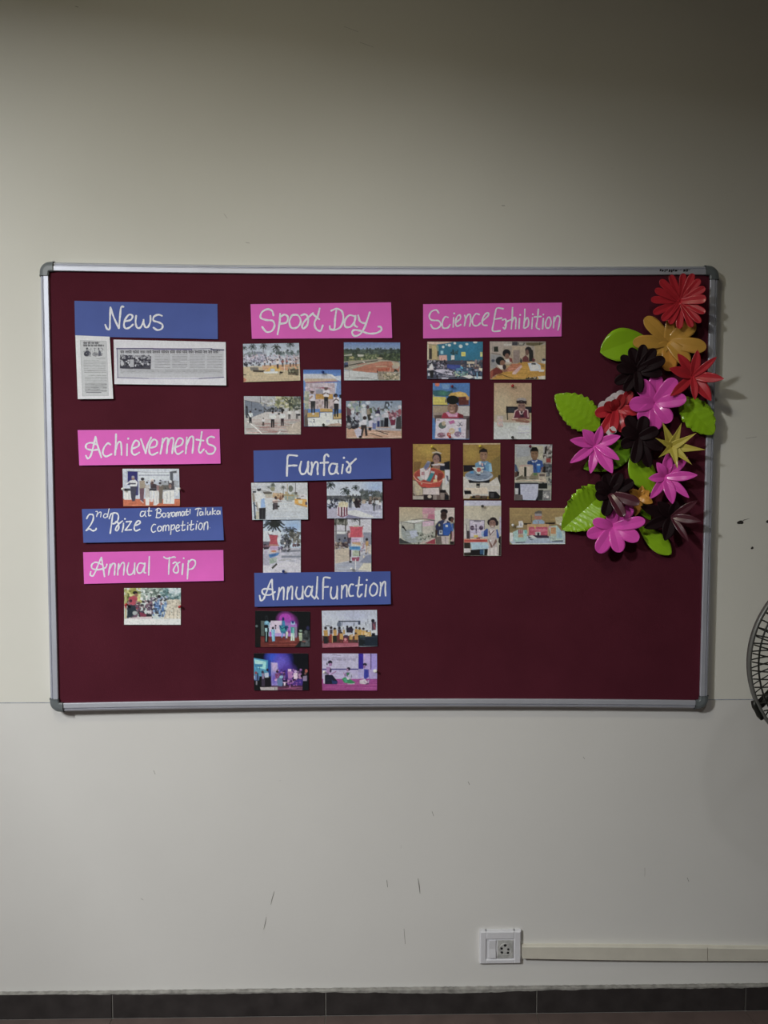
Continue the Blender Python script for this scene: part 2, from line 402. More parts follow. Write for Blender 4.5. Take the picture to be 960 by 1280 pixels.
# ------------------------------------------------------------------ sheets pinned or pasted on the board
def bil(c, u, v):
    """c: TL, TR, BR, BL pixel corners"""
    return (c[0][0]*(1-u)*(1-v)+c[1][0]*u*(1-v)+c[2][0]*u*v+c[3][0]*(1-u)*v,
            c[0][1]*(1-u)*(1-v)+c[1][1]*u*(1-v)+c[2][1]*u*v+c[3][1]*(1-u)*v)
def rays(PX, PY, Y):
    d = CR[None]*((PX-480)/FPX)[:, None] - CU[None]*((PY-640)/FPX)[:, None] + CF[None]
    t = (Y-CAM[1])/d[:, 1]
    return CAM[None]+t[:, None]*d
def hfun(base, curl, seed):
    a = 6.283*((seed*0.37) % 1); b = 6.283*((seed*0.61) % 1)
    def h(u, v):
        return base + 0.0006*(1+np.sin(5*u+a)*np.cos(3*v+b)) + curl[0]*v**3*(0.6+0.4*np.sin(3.1*u)) + curl[1]*np.abs(2*u-1)**4*v**2 + curl[2]*(1-v)**3
    return h
def sheet(name, corners, nx, ny, h, m, parent=None, colors=None):
    U, V = np.meshgrid(np.linspace(0, 1, nx+1), np.linspace(0, 1, ny+1)); U = U.ravel(); V = V.ravel()
    PX, PY = bil(corners, U, V)
    H = h(U, V)
    P = rays(PX, PY, YF-H)
    idx = np.arange((nx+1)*(ny+1)).reshape(ny+1, nx+1)
    q = np.stack([idx[:-1, :-1], idx[1:, :-1], idx[1:, 1:], idx[:-1, 1:]], -1).reshape(-1, 4)
    ring = list(idx[0, :]) + list(idx[1:, -1]) + list(idx[-1, -2::-1]) + list(idx[-2:0:-1, 0])
    B = np.concatenate([P[ring], P[ring]+np.array([0, 0.00035, 0])])
    nP = len(P); nr = len(ring)
    loc = P.mean(0); loc = np.array([loc[0], YF, P[:, 2].min()]) if parent is None else np.array(parent_loc(parent))
    A = np.concatenate([P, B])-loc
    side = np.array([[nP+i, nP+(i+1) % nr, nP+nr+(i+1) % nr, nP+nr+i] for i in range(nr)])
    quads = np.concatenate([q, side])
    me = bpy.data.meshes.new(name)
    me.vertices.add(len(A)); me.vertices.foreach_set('co', A.astype(np.float32).ravel())
    nl = quads.size
    me.loops.add(nl); me.loops.foreach_set('vertex_index', quads.ravel().astype(np.int32))
    me.polygons.add(len(quads))
    me.polygons.foreach_set('loop_start', (np.arange(len(quads))*4).astype(np.int32))
    me.update(calc_edges=True); me.validate()
    if colors is not None:
        ca = me.color_attributes.new('print', 'FLOAT_COLOR', 'POINT')
        c = np.ones((len(A), 4), np.float32); c[:nP, :3] = colors(PX, PY); c[nP:, :3] = 0.6
        ca.data.foreach_set('color', c.ravel())
    me.materials.append(m)
    o = bpy.data.objects.new(name, me); COL.objects.link(o)
    if parent is None: o.location = loc
    else: o.parent = parent
    return o

# --- hand lettering: smooth ribbons of white paint lying on the card
def catmull(p, k=6):
    if len(p) < 3: return p
    q = [p[0]]+list(p)+[p[-1]]; out = []
    for i in range(1, len(q)-2):
        a, b, c, d = q[i-1], q[i], q[i+1], q[i+2]
        for j in range(k):
            t = j/k
            out.append(tuple(0.5*((2*b[n])+(-a[n]+c[n])*t+(2*a[n]-5*b[n]+4*c[n]-d[n])*t*t+(-a[n]+3*b[n]-3*c[n]+d[n])*t**3) for n in (0, 1)))
    out.append(tuple(p[-1])); return out
def lettering(parent, corners, h, x0, y0, s, groups):
    """groups: list of (width, text) with text = strokes 'x y x y ; x y ...', '@x y' a dot"""
    off = 0.0
    for wd, text in groups:
        PX = []; PY = []; F = []; lay = []
        for st in text.split(';'):
            st = st.strip()
            if not st: continue
            off += 0.000012
            if st[0] == '@':
                x, y = map(float, st[1:].split()); n = 10; k = len(PX); r = wd*0.62
                for i in range(n): PX.append(x+r*math.cos(6.283*i/n)); PY.append(y+r*math.sin(6.283*i/n)); lay.append(off)
                F.append(tuple(range(k+n-1, k-1, -1))); continue
            a = list(map(float, st.split())); p = catmull(list(zip(a[::2], a[1::2])))
            k = len(PX); N = len(p); left = []; right = []
            for i, (x, y) in enumerate(p):
                ax, ay = p[max(i-1, 0)]; bx, by = p[min(i+1, N-1)]
                l = math.hypot(bx-ax, by-ay) or 1; nx, ny = -(by-ay)/l, (bx-ax)/l
                w = wd/2*(1.0+0.14*math.sin(i*0.7+x*0.05))
                left.append((x+nx*w, y+ny*w)); right.append((x-nx*w, y-ny*w))
            for i in range(N): PX += [left[i][0], right[i][0]]; PY += [left[i][1], right[i][1]]; lay += [off, off]
            for i in range(N-1): F.append((k+2*i, k+2*i+1, k+2*i+3, k+2*i+2))
            for e, (x, y) in ((0, p[0]), (N-1, p[-1])):
                j = len(PX); n = 8
                for i in range(n): PX.append(x+wd*0.5*math.cos(6.283*i/n)); PY.append(y+wd*0.5*math.sin(6.283*i/n)); lay.append(off)
                F.append(tuple(range(j+n-1, j-1, -1)))
        PX = np.array(PX)/s+x0; PY = np.array(PY)/s+y0
        c = np.array(corners, float); v = np.full(len(PX), 0.5)
        for _ in range(4):
            xl = c[0, 0]*(1-v)+c[3, 0]*v; xr = c[1, 0]*(1-v)+c[2, 0]*v; u = np.clip((PX-xl)/(xr-xl), 0, 1)
            yt = c[0, 1]*(1-u)+c[1, 1]*u; yb = c[3, 1]*(1-u)+c[2, 1]*u; v = np.clip((PY-yt)/(yb-yt), 0, 1)
        P = rays(PX, PY, YF-h(u, v)-0.0002-np.array(lay))
        link('lettering', [tuple(p) for p in P], F, M['ink'], parent)

CARDS = []
def card(label, corners, m, base, curl, x0, y0, s, groups, seed):
    h = hfun(base, curl, seed)
    o = sheet('title_card', corners, 40, 10, h, m)
    tag(o, label, 'card', 'hand lettered title cards')
    lettering(o, corners, h, x0, y0, s, groups)
    CARDS.append(o)
    return o
card('blue card lettered News above the newspaper cuttings', [(93,376),(271.8,380),(272.3,424),(94,420.5)], M['blue'], 0.0012, (0.002, 0.0, 0.0), 90, 370, 5.0526, [(11.5,
 '210 182 222 208 238 205 240 140 243 72; 243 72 262 130 295 203; 297 203 303 130 310 72 325 68; 335 160 372 150 382 125 360 118 335 150 328 185 340 205 365 198 385 180;'
 '405 125 402 170 412 200 432 198 450 165 452 150; 452 165 462 195 480 195 495 160 495 125; 568 125 545 118 518 130 515 155 545 165 570 180 568 205 540 215 515 200')], 1)
card('pink card lettered Achievements on the left of the board', [(97,537.6),(274.3,536.3),(275.7,579.5),(99.1,581.9)], M['pink'], 0.001, (0.006, 0.0, 0.001), 92, 530, 5.0526, [(11,
 '78 200 90 218 108 200 125 140 138 80; 138 80 150 130 175 210; 150 130 110 118 80 130 82 155 120 165 160 160; 232 130 215 122 192 150 185 185 205 205 240 190;'
 '268 65 266 130 262 195; 264 165 280 120 297 115 302 150 303 195; 338 128 337 198; @345 92; 372 155 408 140 412 115 390 105 370 140 368 178 385 195 415 180;'
 '425 95 440 140 455 185; 455 185 468 130 490 85; 488 150 520 140 527 110 505 98 482 130 478 175 495 195 530 180; 562 92 558 140 548 188; 556 140 575 95 595 92 592 140 588 185;'
 '592 140 608 95 630 92 628 140 622 185; 648 145 682 130 690 100 665 90 645 125 642 170 660 190 690 172; 715 85 712 140 708 185; 712 140 735 85 755 85 755 140 750 182;'
 '810 50 800 120 790 165 802 182 822 160; 775 98 820 105; 888 85 865 80 845 95 850 125 885 140 895 160 880 185 850 188 835 170')], 2)
c2 = card('blue card lettered 2nd Prize at Baramati Taluka Competition', [(102.4,636.3),(277.7,633.5),(279.7,675.1),(104.3,678.5)], M['blue'], 0.0012, (0.006, 0.002, 0.0), 96, 628, 10.105, [(19,
 '125 205 150 160 180 150 208 165 205 220 170 290 118 355; 118 355 160 335 200 358 235 350 245 328; 410 205 430 150 460 135 500 135 525 165 520 220 490 260 455 270;'
 '455 150 445 220 435 300 422 390; 485 255 505 240 525 270 530 320 510 358 490 345 500 310 535 270 575 235; 590 265 585 320 572 370; @608 208;'
 '625 245 655 242 690 240; 690 240 650 300 612 350; 612 350 650 348 690 345; 730 295 790 270 800 240 770 235 735 280 725 330 745 360 795 340'),
 (12, '240 115 262 118 250 180; 250 165 280 130 305 122 305 155 300 185'), (12, '385 150 355 145 338 170 345 192 370 190 390 165; 408 80 395 140 388 185')], 3)
lettering(c2, [(102.4,636.3),(277.7,633.5),(279.7,675.1),(104.3,678.5)], hfun(0.0012, (0.006, 0.002, 0.0), 3), 170, 628, 8.348, [(11.5,
 '85 95 60 95 45 120 50 145 75 140 95 110 98 90; 95 100 92 130 105 148; 138 55 132 105 135 140 155 135; 120 90 165 90; 225 65 218 110 212 160; 205 80 235 62 260 80 250 102 222 110; 222 110 262 120 265 140 240 160 208 155;'
 '305 115 285 112 275 135 290 155 308 140 312 115 312 150; 325 115 335 108 350 130 352 150 338 155 335 140 350 120 368 105; 400 105 380 105 372 130 382 148 400 135 408 105 410 145;'
 '422 105 420 145; 422 120 435 100 442 110 440 140; 442 115 458 98 464 110 463 140; 500 98 482 98 474 120 482 140 498 130 506 98 508 135; 532 70 526 110 530 135 545 125; 515 98 548 95; 565 72 562 118;'
 '620 72 650 62 680 68; 652 65 645 100 640 140; 690 100 672 98 665 120 672 135 690 125 697 98 700 132; 728 60 722 130; 745 92 742 118 752 130 768 120 775 92 774 128; 800 60 796 128; 828 85 800 105 832 125;'
 '868 90 850 90 843 110 852 125 868 115 876 90 878 122;'
 '205 232 185 230 165 255 162 290 178 312 205 300; 238 250 225 272 232 298 252 298 268 275 258 250 238 250; 285 245 282 300; 283 270 298 240 310 248 308 295; 310 262 328 238 342 245 342 292;'
 '368 235 365 290 362 335; 366 255 385 235 402 240 402 262 385 282 366 280; 415 270 445 262 450 240 432 235 418 260 418 290 432 302 455 290; 490 195 485 250 482 290 500 292 512 280; 468 240 512 235;'
 '540 240 538 288; @542 215; 580 190 574 245 570 282 588 288 602 275; 555 235 602 228; 632 225 626 282; @640 198; 670 215 655 240 655 272 675 282 692 255 690 222 670 215; 712 215 708 285; 710 250 728 208 745 205 750 240 748 282'), (5, '@772 265')])
card('pink card lettered Annual Trip, lowest on the left', [(103.9,690.3),(279.1,687.5),(279.7,725.9),(105.1,729.9)], M['pink'], 0.001, (0.0035, 0.001, 0.0008), 98, 682, 5.0526, [(9.5,
 '78 165 75 185 90 192 105 170 125 120 145 75; 145 75 155 130 165 195; 180 118 170 140 125 152 88 145 85 120 110 105 150 120; 200 118 195 155 190 185; 195 155 215 115 232 118 230 150 228 185;'
 '255 115 250 155 248 185; 252 150 275 110 290 115 288 155 285 185; 318 110 308 150 315 182 340 178 352 150 356 110; 356 130 355 180; 415 115 385 112 370 145 378 172 400 168 418 130 420 110; 420 125 415 165 425 172;'
 '448 70 446 130 444 185'), (9.5, '540 72 560 82 600 72 612 75; 575 75 572 130 570 180; 598 112 615 105 628 130 630 165 612 172 600 155 618 120 640 105; 660 115 655 182; @665 80; 695 95 692 150 688 210; 692 115 712 90 735 95 738 120 720 145 695 150')], 4)
card('pink card lettered Sport Day at the top of the board', [(313.1,380.2),(488.8,377.9),(490.2,422.6),(314.8,423.5)], M['pink'], 0.001, (0.0015, 0.0015, 0.0008), 310, 374, 5.189, [(12,
 '165 105 155 75 125 65 90 85 82 120 120 135 160 140 172 170 155 205 120 212 92 180; 208 95 205 150 192 228; 205 120 235 100 258 115 250 150 205 160; 285 105 268 145 282 185 320 182 342 145 325 105 290 102;'
 '345 105 372 98 390 120 385 165 360 190 350 175 365 145 395 115 422 90; 465 60 452 110 432 150 440 190 470 205 485 170; 425 100 462 130'), (12, '572 75 565 130 560 190 535 195 530 175; 540 75 575 62 610 80 618 130 600 180 560 200 540 195;'
 '690 110 655 105 628 140 632 178 665 178 690 145 697 108; 695 130 690 165 708 180; 715 105 725 140 750 155 770 150; 790 85 775 130 755 185 725 228 690 238 675 215 690 200 730 205 780 222 830 220 865 200 860 180 845 178')], 5)
card('pink card lettered Science Exhibition at the top of the board', [(528.9,380.2),(702.3,378.2),(701.9,420.6),(528.9,423.1)], M['pink'], 0.001, (0.0015, 0.001, 0.0005), 525, 374, 5.189, [(10,
 '122 90 105 70 75 80 60 110 75 135 120 140 135 165 115 188 85 188 70 165; 182 118 162 115 145 150 150 185 180 185 195 165; 218 120 215 180; @222 92; 235 150 262 125 258 102 240 115 230 150 240 175 265 165;'
 '290 105 295 130 288 172; 293 145 308 105 325 100 328 140 322 175; 385 100 362 95 340 130 345 165 370 172 392 155; 405 140 440 110 445 90 425 95 405 130 408 165 435 170; 540 62 500 58 488 90 478 150 472 205 520 205; 485 130 530 122;'
 '535 135 555 130 560 165 550 192 540 185; 550 170 565 145 592 132; 600 55 598 120 592 192; 596 150 612 118 622 130 620 190; 645 125 642 190; @650 102; 680 65 678 130 672 185; 676 150 695 120 705 140 700 175 678 188;'
 '730 120 725 190; @732 98; 768 65 762 130 755 180 775 195; 742 115 785 112; 800 125 795 192; @800 100; 830 118 815 150 818 182 838 185 850 150 842 120 830 118; 870 115 866 185; 868 150 885 112 905 115 905 150 895 200')], 6)
card('blue card lettered Funfair above the fairground photos', [(316.8,563.2),(488.1,559.3),(488.9,598.2),(317.4,602.5)], M['blue'], 0.0035, (0.003, 0.001, 0.0008), 312, 552, 5.189, [(12.5,
 '308 92 270 88 248 95 244 150 242 222; 246 158 275 155 305 155; 335 130 325 175 335 208 360 205 375 170 380 130; 380 150 378 195 390 212; 402 135 405 170 398 215; 404 175 425 135 442 140 440 180 442 212;'
 '512 95 500 82 485 100 484 160 482 218; 460 138 510 135; 560 145 530 145 515 180 525 208 555 200 568 145; 568 160 565 195 575 208; 605 150 598 205; @612 105; 630 130 642 140 655 170 650 198 632 195 632 175 655 145 690 112')], 7)
card('blue card lettered Annual Function above the stage photos', [(317.8,716.1),(488.1,714.2),(488.5,755.2),(318.4,758.5)], M['blue'], 0.0035, (0.004, 0.002, 0.0), 312, 708, 5.189, [(11,
 '65 190 72 220 90 212 110 165 130 110 145 85; 145 85 148 150 155 215; 165 165 130 185 90 180 82 155 105 145 150 150; 192 140 188 180 180 215; 188 175 210 138 222 145 220 215; 250 135 245 180 243 212; 246 170 265 132 278 140 275 212;'
 '308 135 300 175 310 208 335 205 345 165 345 130; 345 150 345 210; 400 135 378 130 360 165 368 192 390 188 405 145 408 130; 406 150 402 185 418 205; 440 68 437 130 432 190 420 210; 432 190 445 210;'
 '522 75 485 72 478 100 475 210; 478 135 510 132; 530 135 525 175 535 208 558 200 568 160 568 130; 568 150 568 210; 598 125 596 205; 597 160 612 125 630 130 630 195; 672 118 655 118 643 155 650 190 672 190;'
 '712 70 706 130 700 180 712 198 728 180; 690 125 732 118; 757 120 750 195; @760 88; 805 108 785 130 780 170 798 190 822 175 828 130 805 108; 848 105 852 130 845 190; 850 140 868 102 880 105 880 150 882 190')], 8)

# maker's mark printed on the top rail, too worn to read
mk = Geo()
rnd = random.Random(9); x = 824.5
while x < 862:
    w_ = rnd.uniform(1.2, 3.2); yt = 336.2+rnd.uniform(-0.3, 0.8); hgt = rnd.uniform(2.6, 4.4)
    a = [ray(x, yt+hgt, -0.0329), ray(x+w_, yt+hgt*0.9, -0.0329), ray(x+w_+0.5, yt+0.3, -0.0329), ray(x+0.4, yt, -0.0329)]
    if 0.3 < rnd.random(): mk.add(a, [(0, 1, 2, 3)])
    else: mk.add([ray(x, yt+1.2, -0.0329), ray(x+w_, yt+1.0, -0.0329), ray(x+w_, yt+0.2, -0.0329), ray(x, yt+0.3, -0.0329)], [(0, 1, 2, 3)])
    x += w_+rnd.uniform(0.5, 1.4)
mk.build('maker_mark', M['mark_ink'], top_rail)

# --- printed pictures: a small painter that fills the vertex colours of a fine grid
class Painter:
    def __init__(s, x0, y0, sc, soft, gain=1.0):
        s.x0, s.y0, s.sc, s.soft, s.gain = x0, y0, sc, soft, gain
    def run(s, text, PX, PY):
        X = (PX-s.x0)*s.sc; Y = (PY-s.y0)*s.sc; C = np.zeros((len(X), 3)) + 0.4
        sf = s.soft
        def col(h): return hexlin(h)
        def mixin(al, c, sel=None):
            if sel is None: C[:] = C*(1-al[:, None])+c*al[:, None]
            else: C[sel] = C[sel]*(1-al[:, None])+c*al[:, None]
        def near(x0, y0, x1, y1): return np.nonzero((X > x0-sf*2) & (X < x1+sf*2) & (Y > y0-sf*2) & (Y < y1+sf*2))[0]
        def rect(x0, y0, x1, y1, c, a=1.0):
            i = near(x0, y0, x1, y1)
            if len(i) == 0: return
            x, y = X[i], Y[i]
            d = np.minimum(np.minimum(x-x0, x1-x), np.minimum(y-y0, y1-y))
            mixin(np.clip(d/sf+0.5, 0, 1)*a, c, i)
        def ell(cx, cy, rx, ry, c, a=1.0):
            i = near(cx-rx, cy-ry, cx+rx, cy+ry)
            if len(i) == 0: return
            d = (1-np.sqrt(((X[i]-cx)/rx)**2+((Y[i]-cy)/ry)**2))*min(rx, ry)
            mixin(np.clip(d/sf+0.5, 0, 1)*a, c, i)
        def segd(x, y, ax, ay, bx, by):
            dx, dy = bx-ax, by-ay; l2 = dx*dx+dy*dy or 1e-9
            t = np.clip(((x-ax)*dx+(y-ay)*dy)/l2, 0, 1)
            return np.hypot(x-ax-t*dx, y-ay-t*dy)
        def poly(p, c):
            i = near(min(q[0] for q in p), min(q[1] for q in p), max(q[0] for q in p), max(q[1] for q in p))
            if len(i) == 0: return
            x, y = X[i], Y[i]; ins = np.zeros(len(x), bool); d = np.full(len(x), 1e9)
            for k in range(len(p)):
                (ax, ay), (bx, by) = p[k], p[(k+1) % len(p)]
                if ay != by: ins ^= ((ay > y) != (by > y)) & (x < (bx-ax)*(y-ay)/(by-ay)+ax)
                d = np.minimum(d, segd(x, y, ax, ay, bx, by))
            mixin(np.clip(np.where(ins, d, -d)/sf+0.5, 0, 1), c, i)
        def line(w, p, c, a=1.0):
            i = near(min(q[0] for q in p)-w, min(q[1] for q in p)-w, max(q[0] for q in p)+w, max(q[1] for q in p)+w)
            if len(i) == 0: return
            d = np.full(len(i), 1e9)
            for k in range(len(p)-1): d = np.minimum(d, segd(X[i], Y[i], *p[k], *p[k+1]))
            mixin(np.clip((w/2-d)/sf+0.5, 0, 1)*a, c, i)
        for op in text.replace('\n', ';').split(';'):
            t = op.split()
            if not t: continue
            k = t[0]; F = lambda a, b: [float(q) for q in t[a:b]]
            if k == 'R': rect(*F(1, 5), col(t[5]))
            elif k == 'E': ell(*F(1, 5), col(t[5]))
            elif k == 'P': q = F(2, None); poly(list(zip(q[::2], q[1::2])), col(t[1]))
            elif k == 'L': q = F(3, None); line(float(t[1]), list(zip(q[::2], q[1::2])), col(t[2]))
            elif k == 'G':
                ya, yb = float(t[1]), float(t[3]); a = np.clip((Y-ya)/(yb-ya), 0, 1)[:, None]
                m_ = (Y >= ya)[:, None]; C[:] = np.where(m_, col(t[2])*(1-a)+col(t[4])*a, C)
            elif k == 'A':     # soft glow of colour inside an ellipse
                cx, cy, rx, ry = F(1, 5); d = np.sqrt(((X-cx)/rx)**2+((Y-cy)/ry)**2); mixin(np.clip(1.25*(1-d), 0, 1), col(t[5]))
            elif k == 'B':
                n, sd = int(t[1]), int(t[2]); x0, y0, x1, y1, r = F(3, 8); rn = random.Random(sd); cs = [col(q) for q in t[8:]]
                for _ in range(n):
                    ell(rn.uniform(x0, x1), rn.uniform(y0, y1), r*rn.uniform(0.5, 1.3), r*rn.uniform(0.5, 1.3), rn.choice(cs), 0.9)
            elif k == 'S':
                n, sd = int(t[1]), int(t[2]); x0, y0, x1, y1, w = F(3, 8); rn = random.Random(sd); cs = [col(q) for q in t[8:]]
                for _ in range(n):
                    a = rn.uniform(x0, x1); b = min(x1, a+rn.uniform(0.15, 0.6)*(x1-x0)); y = rn.uniform(y0, y1)
                    line(w, [(a, y), (b, y+rn.uniform(-8, 8))], rn.choice(cs), 0.6)
            elif k == 'T':
                cx, cy, r = F(1, 4); c = col(t[4]); rn = random.Random(int(cx*7+cy))
                for j in range(13):
                    a = j*6.283/13+rn.uniform(-.2, .2); rr = r*rn.uniform(0.8, 1.1)
                    ex, ey = cx+rr*math.cos(a), cy+rr*0.75*math.sin(a)+rr*0.25*abs(math.cos(a))
                    mx_, my_ = cx+rr*0.55*math.cos(a), cy+rr*0.6*math.sin(a)-rr*0.05
                    line(r*0.16, [(cx, cy), (mx_, my_), (ex, ey)], c, 0.9)
                ell(cx, cy, r*0.3, r*0.28, c)
            elif k == 'H':
                x, y, h = F(1, 4); sh, pa, sk = col(t[4]), col(t[5]), col(t[6] if len(t) > 6 else '6a4a3c')
                w = h*0.13
                poly([(x-w, y+h*.17), (x+w, y+h*.17), (x+w*.85, y+h*.52), (x-w*.85, y+h*.52)], sh)
                line(h*.07, [(x-w, y+h*.2), (x-w*1.35, y+h*.42)], sh); line(h*.07, [(x+w, y+h*.2), (x+w*1.35, y+h*.42)], sh)
                poly([(x-w*.85, y+h*.5), (x+w*.85, y+h*.5), (x+w*.8, y+h), (x+w*.15, y+h), (x, y+h*.62), (x-w*.15, y+h), (x-w*.8, y+h)], pa)
                ell(x, y+h*.09, h*.062, h*.085, sk); ell(x, y+h*.045, h*.068, h*.055, col('1a1618'))
            elif k == 'W':     # justified rows of small type
                x0, y0, x1, y1, pitch, th = F(1, 7); c = col(t[7]); rn = random.Random(int(t[8])); y = y0
                while y < y1:
                    x = x0+rn.uniform(0, 3); xe = x1-(rn.uniform(0, .5)*(x1-x0) if rn.random() < 0.16 else 0)
                    a = rn.uniform(0.65, 1.0)
                    while x < xe:
                        w = rn.uniform(1.5, 5)*pitch*0.5; line(th, [(x, y), (min(x+w, xe), y)], c, a*rn.uniform(.5, 1)); x += w+pitch*0.28
                    y += pitch
            elif k == 'D':     # a headline in Devanagari: bars with letters hanging below
                x0, y0, x1, y1, th = F(1, 6); c = col(t[6]); rn = random.Random(int(t[7])); x = x0; H = y1-y0
                while x < x1:
                    n = rn.randint(3, 6); w = min(n*H*0.42, x1-x)
                    line(th, [(x, y0+H*.25), (x+w, y0+H*.25)], c)
                    for q in range(int(w/(H*0.42))):
                        xx = x+(q+.75)*H*.42; line(th, [(xx, y0+H*.25), (xx, y1)], c)
                        sh = rn.random(); ell(xx-H*.17, y0+H*(.55+.15*sh), H*.13, H*.13, c, .8)
                        if sh > .55: line(th*.8, [(xx-H*.2, y0+H*.02), (xx+H*.02, y0+H*.2)], c)
                    x += w+H*.35
        g_ = C@np.array([.3, .6, .1]); C[:] = g_[:, None]+(C-g_[:, None])*0.80
        C *= s.gain
        return np.clip(C, 0, 0.95)
PHOTO_GAIN = 1.5
def picture(name, label, cat, group, region, s, corners, text, base=0.001, curl=(0.0015, 0.0006, 0.0004), seed=1, cell=0.6, soft=None, gain=None, m='photo'):
    x0, y0 = region
    C = [(x0+a/s, y0+b/s) for a, b in corners]
    w = C[1][0]-C[0][0]; h_ = C[3][1]-C[0][1]
    soft = soft or s*0.5
    pt = Painter(x0, y0, s, soft, gain or PHOTO_GAIN)
    rn = np.random.RandomState(seed)
    def colors(PX, PY):
        c = pt.run(text, PX, PY)
        n = rn.normal(0, 0.03, len(PX))
        # uneven tone of a real print: value noise at two scales, a little tinted
        for cs, am in ((1.3, 0.09), (5.0, 0.03)):
            gx = (PX-PX.min())/cs; gy = (PY-PY.min())/cs
            T = rn.normal(0, 1, (int(gy.max())+3, int(gx.max())+3))
            ix, iy = gx.astype(int), gy.astype(int); fx, fy = gx-ix, gy-iy
            n += am*((T[iy, ix]*(1-fx)+T[iy, ix+1]*fx)*(1-fy)+(T[iy+1, ix]*(1-fx)+T[iy+1, ix+1]*fx)*fy)*(0.35 if m == 'news' else 1)
        return np.clip(c*np.exp(n)[:, None], 0, 1)
    h = hfun(base, curl, seed)
    o = sheet(name, C, int(w/cell), int(h_/cell), h, M[m], colors=colors)
    tag(o, label, cat, group)
    return o

NG = dict(cell=0.36, m='news')
picture('newspaper_clipping', 'tall narrow newspaper cutting on white paper under the blue News card', 'newspaper clipping', 'newspaper clippings', (90, 415), 14.545,
 [(60,60),(685,85),(750,1215),(105,1220)], '''R 0 0 960 1300 cfd0dc; P b9bcc2 145 150 625 165 665 1160 190 1165
L 3 70747c 150 155 195 1160; L 3 80848c 628 170 665 1150; L 3 80848c 150 152 620 168; L 3 8a8e96 190 1165 665 1155
W 205 165 380 175 10 6 8a8c94 3; D 205 178 500 218 9 30323c 4; D 205 228 580 262 8 3c3e48 5
E 275 305 20 24 4a4c56; P 4c4e5c 225 365 262 335 300 340 350 380 330 440 250 445; E 250 400 34 40 3e404c
L 9 50525e 415 290 415 350; L 7 6a6c78 395 300 440 300; E 420 405 55 38 85878f; L 5 5a5c66 375 400 420 365 465 410
P 565868 485 330 515 340 548 430 475 440; E 485 305 14 20 5a5c66; B 26 5 215 290 560 450 14 a2a4ac 8e9098 6a6c78
L 4 7c7e86 520 460 610 460; W 440 486 605 500 14 8 60626a 6; W 215 520 610 700 29 7 5e606a 7; W 225 705 620 760 28 9 44464f 8; W 300 790 625 800 20 9 3c3e48 9
W 235 825 630 1100 29 7 64666f 10; W 240 950 630 1090 30 9 484a54 11; L 10 3f414b 260 1098 530 1100''', base=0.0035, curl=(0.004, 0.001, 0), seed=11, gain=1.42, **NG)
picture('newspaper_clipping', 'wide newspaper cutting outlined in violet ink right of the narrow cutting', 'newspaper clipping', 'newspaper clippings', (138, 420), 6.316,
 [(25,28),(910,48),(915,390),(32,380)], '''R 0 0 960 500 cccddb; P b4b6c0 50 100 895 108 895 325 60 330
W 350 150 470 262 12.5 3 4c4e5a 21; W 488 150 606 262 12.5 3.2 484a56 22; W 626 150 745 262 12.5 3 4c4e5a 23; W 762 150 882 262 12.5 2.8 50525e 24; W 78 268 882 300 11 3.6 42444f 25
P 3a3a48 78 148 322 160 318 262 75 256; B 60 26 82 152 316 175 6 9496a2 b0b2bc 5a5c68; B 70 27 82 175 314 240 8 2a2a34 52525e 7c7e8a c4c6d0; R 155 185 185 245 a8aab4; E 92 215 12 22 b4b6c0; S 12 28 80 245 315 258 4 55555f 3a3a46
D 78 112 865 136 4 2a2a36 29
L 9 3a3468 50 100 340 100; L 11 5a4c80 340 102 640 104; L 6 4c4674 640 102 800 100; L 9 2f2c58 795 106 895 110; L 5 3f3670 52 100 58 330; L 5 463c7c 56 328 300 336; L 3 6a64a0 300 336 700 336; L 6 3d3474 700 336 895 326
L 2 9496a6 55 205 900 185''', base=0.0018, curl=(0.005, 0.002, 0), seed=12, gain=1.42, **NG)

